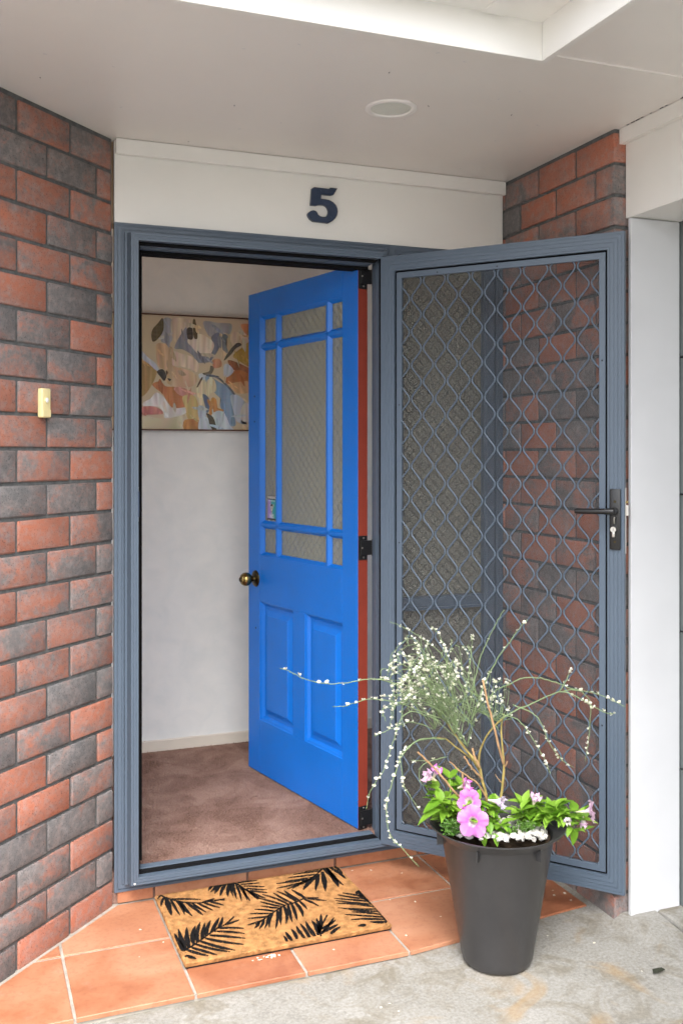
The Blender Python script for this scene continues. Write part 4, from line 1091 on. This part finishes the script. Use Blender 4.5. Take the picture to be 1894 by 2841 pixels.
# flower shape: standard and two wings
fm = MB()
def petal(c, d, w_, l, up):
    s_ = Vector(d).cross(Vector(up)).normalized()
    c = Vector(c); d = Vector(d)
    vs_ = [c, c+d*l*.45+s_*w_*.5, c+d*l*.85+s_*w_*.42+Vector(up)*l*.12, c+d*l+Vector(up)*l*.2, c+d*l*.85-s_*w_*.42+Vector(up)*l*.12, c+d*l*.45-s_*w_*.5, c+d*l*.5-Vector(up)*l*.1]
    fm.add(vs_, [(0,1,6),(1,2,6),(2,3,6),(3,4,6),(4,5,6),(5,0,6)])
petal((0,0,0),(0,.25,.97),.9,1.0,(0,-.97,.25)); petal((.05,0,0),(.45,.65,.3),.55,.9,(.5,-.3,.8)); petal((-.05,0,0),(-.45,.65,.3),.55,.9,(-.5,-.3,.8))
flower_mesh = fm.mesh('flower', M['bloom'], 'full', fix=False)
flowers = []
tb = MB(); leaves = MB()
for pts, dens, start, r in twigs:
    ln = sum((b_-a).length for a, b_ in zip(pts[:-1], pts[1:])); n = max(8, int(ln/.012))
    sp_ = spline(pts, n)
    sp_ = [p + Vector((R(-1,1), R(-1,1), R(-1,1)))*.0012 for p in sp_]
    tb.tube(loc(sp_), [.8*r*(1-.55*i/n) for i in range(n+1)], 5)
    for i in range(1, n):
        d = (sp_[i+1]-sp_[i-1]).normalized()
        for _ in range(2):      # tiny leaflets and buds
            s_ = d.cross(Vector((R(-1,1),R(-1,1),R(-1,1)))).normalized(); q = sp_[i]-base; l_ = R(.004,.009)
            e = d.cross(s_)*.0012
            leaves.add([q-e, q+e, q+d*l_*.7+s_*l_*.6], [(0,1,2)])
        if i/n > start:
            for _ in range(2):
                if R(0,1) < dens*.56:
                    s_ = d.cross(Vector((R(-1,1),R(-1,1),R(-1,1)))).normalized()
                    flowers.append((sp_[i]+s_*R(.001,.003)-base, s_, R(.0055,.0105)))
tb.build('twigs', M['twig'], shrub, smooth='full'); tag(leaves.build('leaflets', M['twig'], shrub, fix=False), kind='stuff')
random.shuffle(flowers); flowers.sort(key=lambda q: -q[2])
rest = MB()
for k, (p, s_, sz) in enumerate(flowers):
    q = (s_*.75+Vector((R(-.5,.5),R(-.5,.5),R(-.2,.8)))).to_track_quat('Y', 'Z')
    if k < 300:
        o = bpy.data.objects.new('flower', flower_mesh); link(o, shrub)
        o.location = p; o.rotation_mode = 'QUATERNION'; o.rotation_quaternion = q; o.scale = (sz,)*3
    else:
        rest.add([p + q @ (Vector(v)*sz) for v in fm.v], fm.f)
if rest.v: tag(rest.build('flowers', M['bloom'], shrub, fix=False, smooth='full'), kind='stuff')

# petunias
def leaf_mesh(w_=.42, curl=.25, fold=.18, n=7):
    m = MB(); vs_ = []; 
    for i in range(n+1):
        t = i/n; ww = w_*.5*(sin(pi*t**.8)**.85)*(1-.15*t) if 0 < t < 1 else .012
        z = -curl*t*t
        vs_ += [(-ww, t, z+fold*ww*2), (0, t, z), (ww, t, z+fold*ww*2)]
    fs = []
    for i in range(n): a = 3*i; fs += [(a,a+1,a+4,a+3),(a+1,a+2,a+5,a+4)]
    m.add(vs_, fs); return m
LM = [leaf_mesh(.60,.22).mesh('leaf', M['leaf'], 'full', fix=False), leaf_mesh(.52,.45,.25).mesh('leaf', M['leaf'], 'full', fix=False), leaf_mesh(.66,.08,.12).mesh('leaf', M['leaf'], 'full', fix=False)]
def put_leaf(parent, p, d, size, up=Vector((0,0,1))):
    d = Vector(d).normalized(); x = d.cross(up)
    if x.length < .1: x = d.cross(Vector((0,-1,0)))
    x.normalize(); z = x.cross(d)
    o = bpy.data.objects.new('leaf', random.choice(LM)); link(o, parent)
    Mx = Matrix((x, d, z)).transposed().to_4x4()
    o.rotation_euler = Mx.to_euler(); o.location = Vector(p)-Vector(parent.location); o.scale = (size,)*3
def petunia_mesh(Rad, depth, mt, fold=1.0, seg=50):
    rings = [(.0025,-depth),(.0035,-depth*.75),(.0055,-depth*.40),(.0085,-depth*.17),(.0125,-depth*.03)]
    vs_ = []; 
    for r_, z in rings:
        vs_.append([(r_*cos(2*pi*i/seg), r_*sin(2*pi*i/seg), z) for i in range(seg)])
    for t in (.35,.55,.75,.9,1.0):
        row = []
        for i in range(seg):
            a = 2*pi*i/seg; lob = min(1, abs(cos(2.5*a))*(1+.10*sin(9*a))); rr = Rad*t*(1.03 - (.22*(1-lob**.6))*t**3)
            z = Rad*(.10*t - .22*t**3*(1-fold*.4)) + .0045*t*t*sin(5*a+1.3) + .0034*t**3*sin(13*a+2) + .0016*t**4*sin(29*a) + (1-fold)*Rad*.9*t
            rr *= (1-(1-fold)*.75*t)
            row.append((rr*cos(a), rr*sin(a), z))
        vs_.append(row)
    m = MB(); flat = [p for row in vs_ for p in row]; n = len(vs_)
    m.add(flat, [(k*seg+i, k*seg+(i+1)%seg, (k+1)*seg+(i+1)%seg, (k+1)*seg+i) for k in range(n-1) for i in range(seg)])
    return m.mesh('flower', mt, 'full', fix=False)
def put_flower(parent, me, p, d, roll=0):
    o = bpy.data.objects.new('flower', me); link(o, parent)
    q = Vector(d).normalized().to_track_quat('Z', 'Y')
    o.rotation_mode = 'QUATERNION'; o.rotation_quaternion = q @ Euler((0,0,roll)).to_quaternion()
    o.location = Vector(p)-Vector(parent.location); return o
def toward(a, b_, c):           # direction from picture sense: right, up, towards the camera
    return rdir*a + Vector((0,0,1))*b_ - vdir*c
def stemtube(parent, pts, r0=.0026, r1=.0018):
    sp_ = spline(pts, 10)
    MB().tube([p-Vector(parent.location) for p in sp_], [r0+(r1-r0)*i/10 for i in range(11)], 6).build('stem', M['leaf'], parent, smooth=True)
    return sp_
def foliage(parent, sp_, n, size=(.022,.036), up=.5):
    size = (size[0]*1.35, size[1]*1.55)
    for i in range(int(n*1.5)):
        p = sp_[min(len(sp_)-1, int(R(.15,1.0)*len(sp_)))]
        d = toward(R(-1,1), R(-.15,1.0)*up+.1, R(-.6,1))
        put_leaf(parent, p + Vector(d).normalized()*.003, d, R(*size))
# left petunia
pl1 = empty('petunia_plant', K5(300,560,.0)); tag(pl1, 'petunia with broad green leaves and pink flowers at the left of the pot', 'plant')
b0 = K5(320,600,.02)
for tgt, n in (((180,260,.03),13),((300,230,.06),12),((390,290,.05),9),((230,400,-.04),11),((330,440,-.05),10),((120,300,.02),6)):
    sp_ = stemtube(pl1, [b0, K5((320+tgt[0])/2,(600+tgt[1])/2,tgt[2]*.5), K5(*tgt)])
    foliage(pl1, sp_, n)
put_leaf(pl1, K5(240,395,-.06), toward(-.8,-.35,.5), .066); put_leaf(pl1, K5(230,470,-.08), toward(-1,-.35,.35), .075)
put_leaf(pl1, K5(280,370,-.04), toward(.1,.8,.45), .045); put_leaf(pl1, K5(300,440,-.03), toward(-.5,.5,.5), .045)
put_flower(pl1, petunia_mesh(.024,.032,M['palepink'],.75), K5(130,210,-.02), toward(-.5,.35,.35), .4)
put_flower(pl1, petunia_mesh(.021,.030,M['pink'],.8), K5(198,160,.0), toward(.3,.75,.2), .9)
put_flower(pl1, petunia_mesh(.023,.034,M['pink'],.8), K5(430,275,-.02), toward(.55,.35,.35), .2)
# front petunia with the big blooms
pl2 = empty('petunia_plant', K5(520,600,-.04)); tag(pl2, 'petunia with two large pink blooms at the front of the pot', 'plant')
b0 = K5(560,640,-.03)
for tgt, n in (((460,540,-.09),8),((470,400,-.06),8),((620,430,-.03),12),((700,590,-.06),8),((600,590,-.08),7),((570,630,-.09),3),((690,480,-.03),8)):
    sp_ = stemtube(pl2, [b0, K5((560+tgt[0])/2,(640+tgt[1])/2-20,tgt[2]*.6), K5(*tgt)])
    foliage(pl2, sp_, n, (.02,.034), .35)
put_leaf(pl2, K5(570,640,-.11), toward(-.1,-1,.35), .040); put_leaf(pl2, K5(640,650,-.11), toward(.35,-.7,.5), .036); put_leaf(pl2, K5(600,560,-.10), toward(.2,-.5,.8), .038)
put_flower(pl2, petunia_mesh(.0435,.035,M['pink'],1.0), K5(480,560,-.115), toward(-.05,.22,1), .3)
put_flower(pl2, petunia_mesh(.0345,.032,M['pink'],.95), K5(450,402,-.085), toward(-.1,.42,.9), 1.0)
put_flower(pl2, petunia_mesh(.028,.036,M['wilted'],.55), K5(690,410,-.05), toward(.85,.0,.35), .2)
# right petunia trailing over the rim
pl3 = empty('petunia_plant', K5(940,600,.0)); tag(pl3, 'trailing petunia spilling over the rim at the right of the pot', 'plant')
b0 = K5(900,590,.02)
for tgt, n in (((880,430,.03),12),((940,420,.04),12),((1000,480,.02),10),((850,470,.0),8)):
    sp_ = stemtube(pl3, [b0, K5((900+tgt[0])/2,(590+tgt[1])/2,.02), K5(*tgt)]); foliage(pl3, sp_, n, (.022,.034))
for tgt, n in (((1130,430,-.01),12),((1230,500,-.02),12),((1290,560,-.03),10),((1320,490,-.02),9),((1200,580,-.03),9),((1280,640,-.04),6)):
    sp_ = stemtube(pl3, [b0, K5(1010,555,0), K5(1110,520,-.01), K5(*tgt)], .003, .002)
    foliage(pl3, sp_[4:], n, (.022,.034), .5)
put_leaf(pl3, K5(1290,610,-.04), toward(-.35,-1,.25), .050); put_leaf(pl3, K5(1240,600,-.04), toward(-.3,-.35,.6), .034); put_leaf(pl3, K5(1130,640,.02), toward(-.15,-1,.1), .030)
put_flower(pl3, petunia_mesh(.022,.030,M['palepink'],.7), K5(965,378,.0), toward(.2,.8,.25), .4)
put_flower(pl3, petunia_mesh(.036,.042,M['palepink'],.85), K5(1395,480,-.03), toward(.85,.15,.12), .5)
put_flower(pl3, petunia_mesh(.018,.025,M['pink'],.5), K5(1340,580,-.03), toward(.1,-1,.2), .5)
put_flower(pl3, petunia_mesh(.014,.020,M['wilted'],.45), K5(1215,560,-.05), toward(.2,-.2,1), .5)
# two low fine-leaved plants
def alyssum(c, rx, ry, n, label, d0):
    e = empty('alyssum_plant', K5(c[0], c[1]+ry*.6, d0)); tag(e, label, 'plant')
    lv_, fl_ = MB(), MB(); o_ = Vector(e.location)
    for i in range(n):
        a = R(0,2*pi); rr = sqrt(R(0,1)); p = K5(c[0]+rx*rr*cos(a), c[1]+ry*rr*sin(a), d0+R(-.03,.03))
        root = K5(c[0]+rx*.25*cos(a), c[1]+ry*.8, d0)
        if i % 6 == 0: lv_.tube([root-o_, (root+p)/2-o_+Vector((0,0,.006)), p-o_], [.0012,.001,.0007], 4)
        for k in range(3):
            d = toward(R(-1,1), R(-.2,1.2), R(-.5,1)).normalized(); s_ = d.cross(Vector((R(-1,1),R(-1,1),R(-1,1)))).normalized(); l_ = R(.009,.017)
            q = p-o_
            lv_.add([q, q+d*l_*.5+s_*l_*.13, q+d*l_, q+d*l_*.5-s_*l_*.13], [(0,1,2,3)])
        if i % 5 == 0:
            for k in range(3):
                q = p-o_+toward(R(-1,1),R(.2,1),R(0,1))*.006; r_ = R(.0014,.0026)
                u_, v_ = rdir*r_, (Vector((0,0,1))*.7-vdir*.7)*r_
                fl_.add([q-u_, q+v_, q+u_, q-v_], [(0,1,2,3)])
    tag(lv_.build('foliage', M['leaf_small'], e, fix=False), kind='stuff'); tag(fl_.build('blossom', M['bloom'], e, fix=False), kind='stuff')
alyssum((325,615), 75, 62, 130, 'low fine-leaved plant with tiny white flowers at the left inside the pot', -.075)
alyssum((890,600), 75, 40, 90, 'low fine-leaved plant with tiny white flowers at the right inside the pot', -.03)
alyssum((770,640), 45, 25, 30, 'short tuft of fine green leaves beside the front petunia', -.06)

# ------------------------------------------------------------------ fallen petals and litter
pm_ = MB().add([(-.5,-.3,0),(0,-.55,.12),(.5,-.25,0),(.42,.35,.16),(0,.5,.05),(-.45,.35,.1),(0,0,.2)], [(0,1,6),(1,2,6),(2,3,6),(3,4,6),(4,5,6),(5,0,6)]).mesh('fallen_petal', M['petal_fallen'], fix=False)
def fallen(x, y, z, sz, lab, grp):
    o = bpy.data.objects.new('fallen_petal', pm_); link(o); o.location = (x, y, z+.0008); o.rotation_euler = (R(-.2,.2), R(-.2,.2), R(0,6.28)); o.scale = (sz, sz*R(.5,1), sz)
    tag(o, lab, 'petal', grp)
for i in range(16):
    fallen(.36+R(-.035,.035)+i*.003-.02, -.489+R(-.012,.006), 0, R(.005,.011), 'small fallen white petal in the scatter in front of the door mat', 'petals in front of the mat')
for x, y in ((1.30,-.33),(1.32,-.35),(1.315,-.40),(1.355,-.42),(1.34,-.45),(1.37,-.50),(1.33,-.36),(1.28,-.47),(1.38,-.45)):
    fallen(x, y, 0, R(.007,.011), 'small fallen white petal on the tiles below the screen door', 'petals on the tiles by the screen door')
for x, y in ((.80,-.04),(.86,-.06),(.95,-.12),(.83,-.29),(.90,-.33),(.05,-.2),(.10,-.30),(.78,-.52),(.02,-.36),(.55,-.52),(.93,-.45)):
    fallen(x, y, 0, R(.005,.009), 'single fallen white petal lying on the terracotta tiles', 'petals on the tiles')
for i in range(7):
    x, y = R(.25,1.35), R(-.95,-.63)
    if (Vector((x,y))-PC.xy).length < .12: continue
    fallen(x, y, conc_z(x,y)+.001, R(.005,.010), 'single fallen white petal lying on the concrete', 'petals on the concrete')
dk = MB().add([(-.022,-.008,.001),(-.01,-.013,.003),(.008,-.010,.004),(.022,-.004,.002),(.018,.008,.003),(.004,.006,.005),(-.012,.010,.003)], [(0,1,6),(1,2,5,6),(2,3,4,5)]).build('dead_leaf', simple('dead_leaf', (.025,.028,.015), .8), fix=False)
_p = at(1825, 2695, 1.0); _r = ray(1825, 2695); _t = (conc_z(1.4,-.9)+.003-CAM.z)/_r.z; dk.location = CAM+_r*_t
tag(dk, 'dark shrivelled leaf lying on the concrete near the jamb', 'leaf')
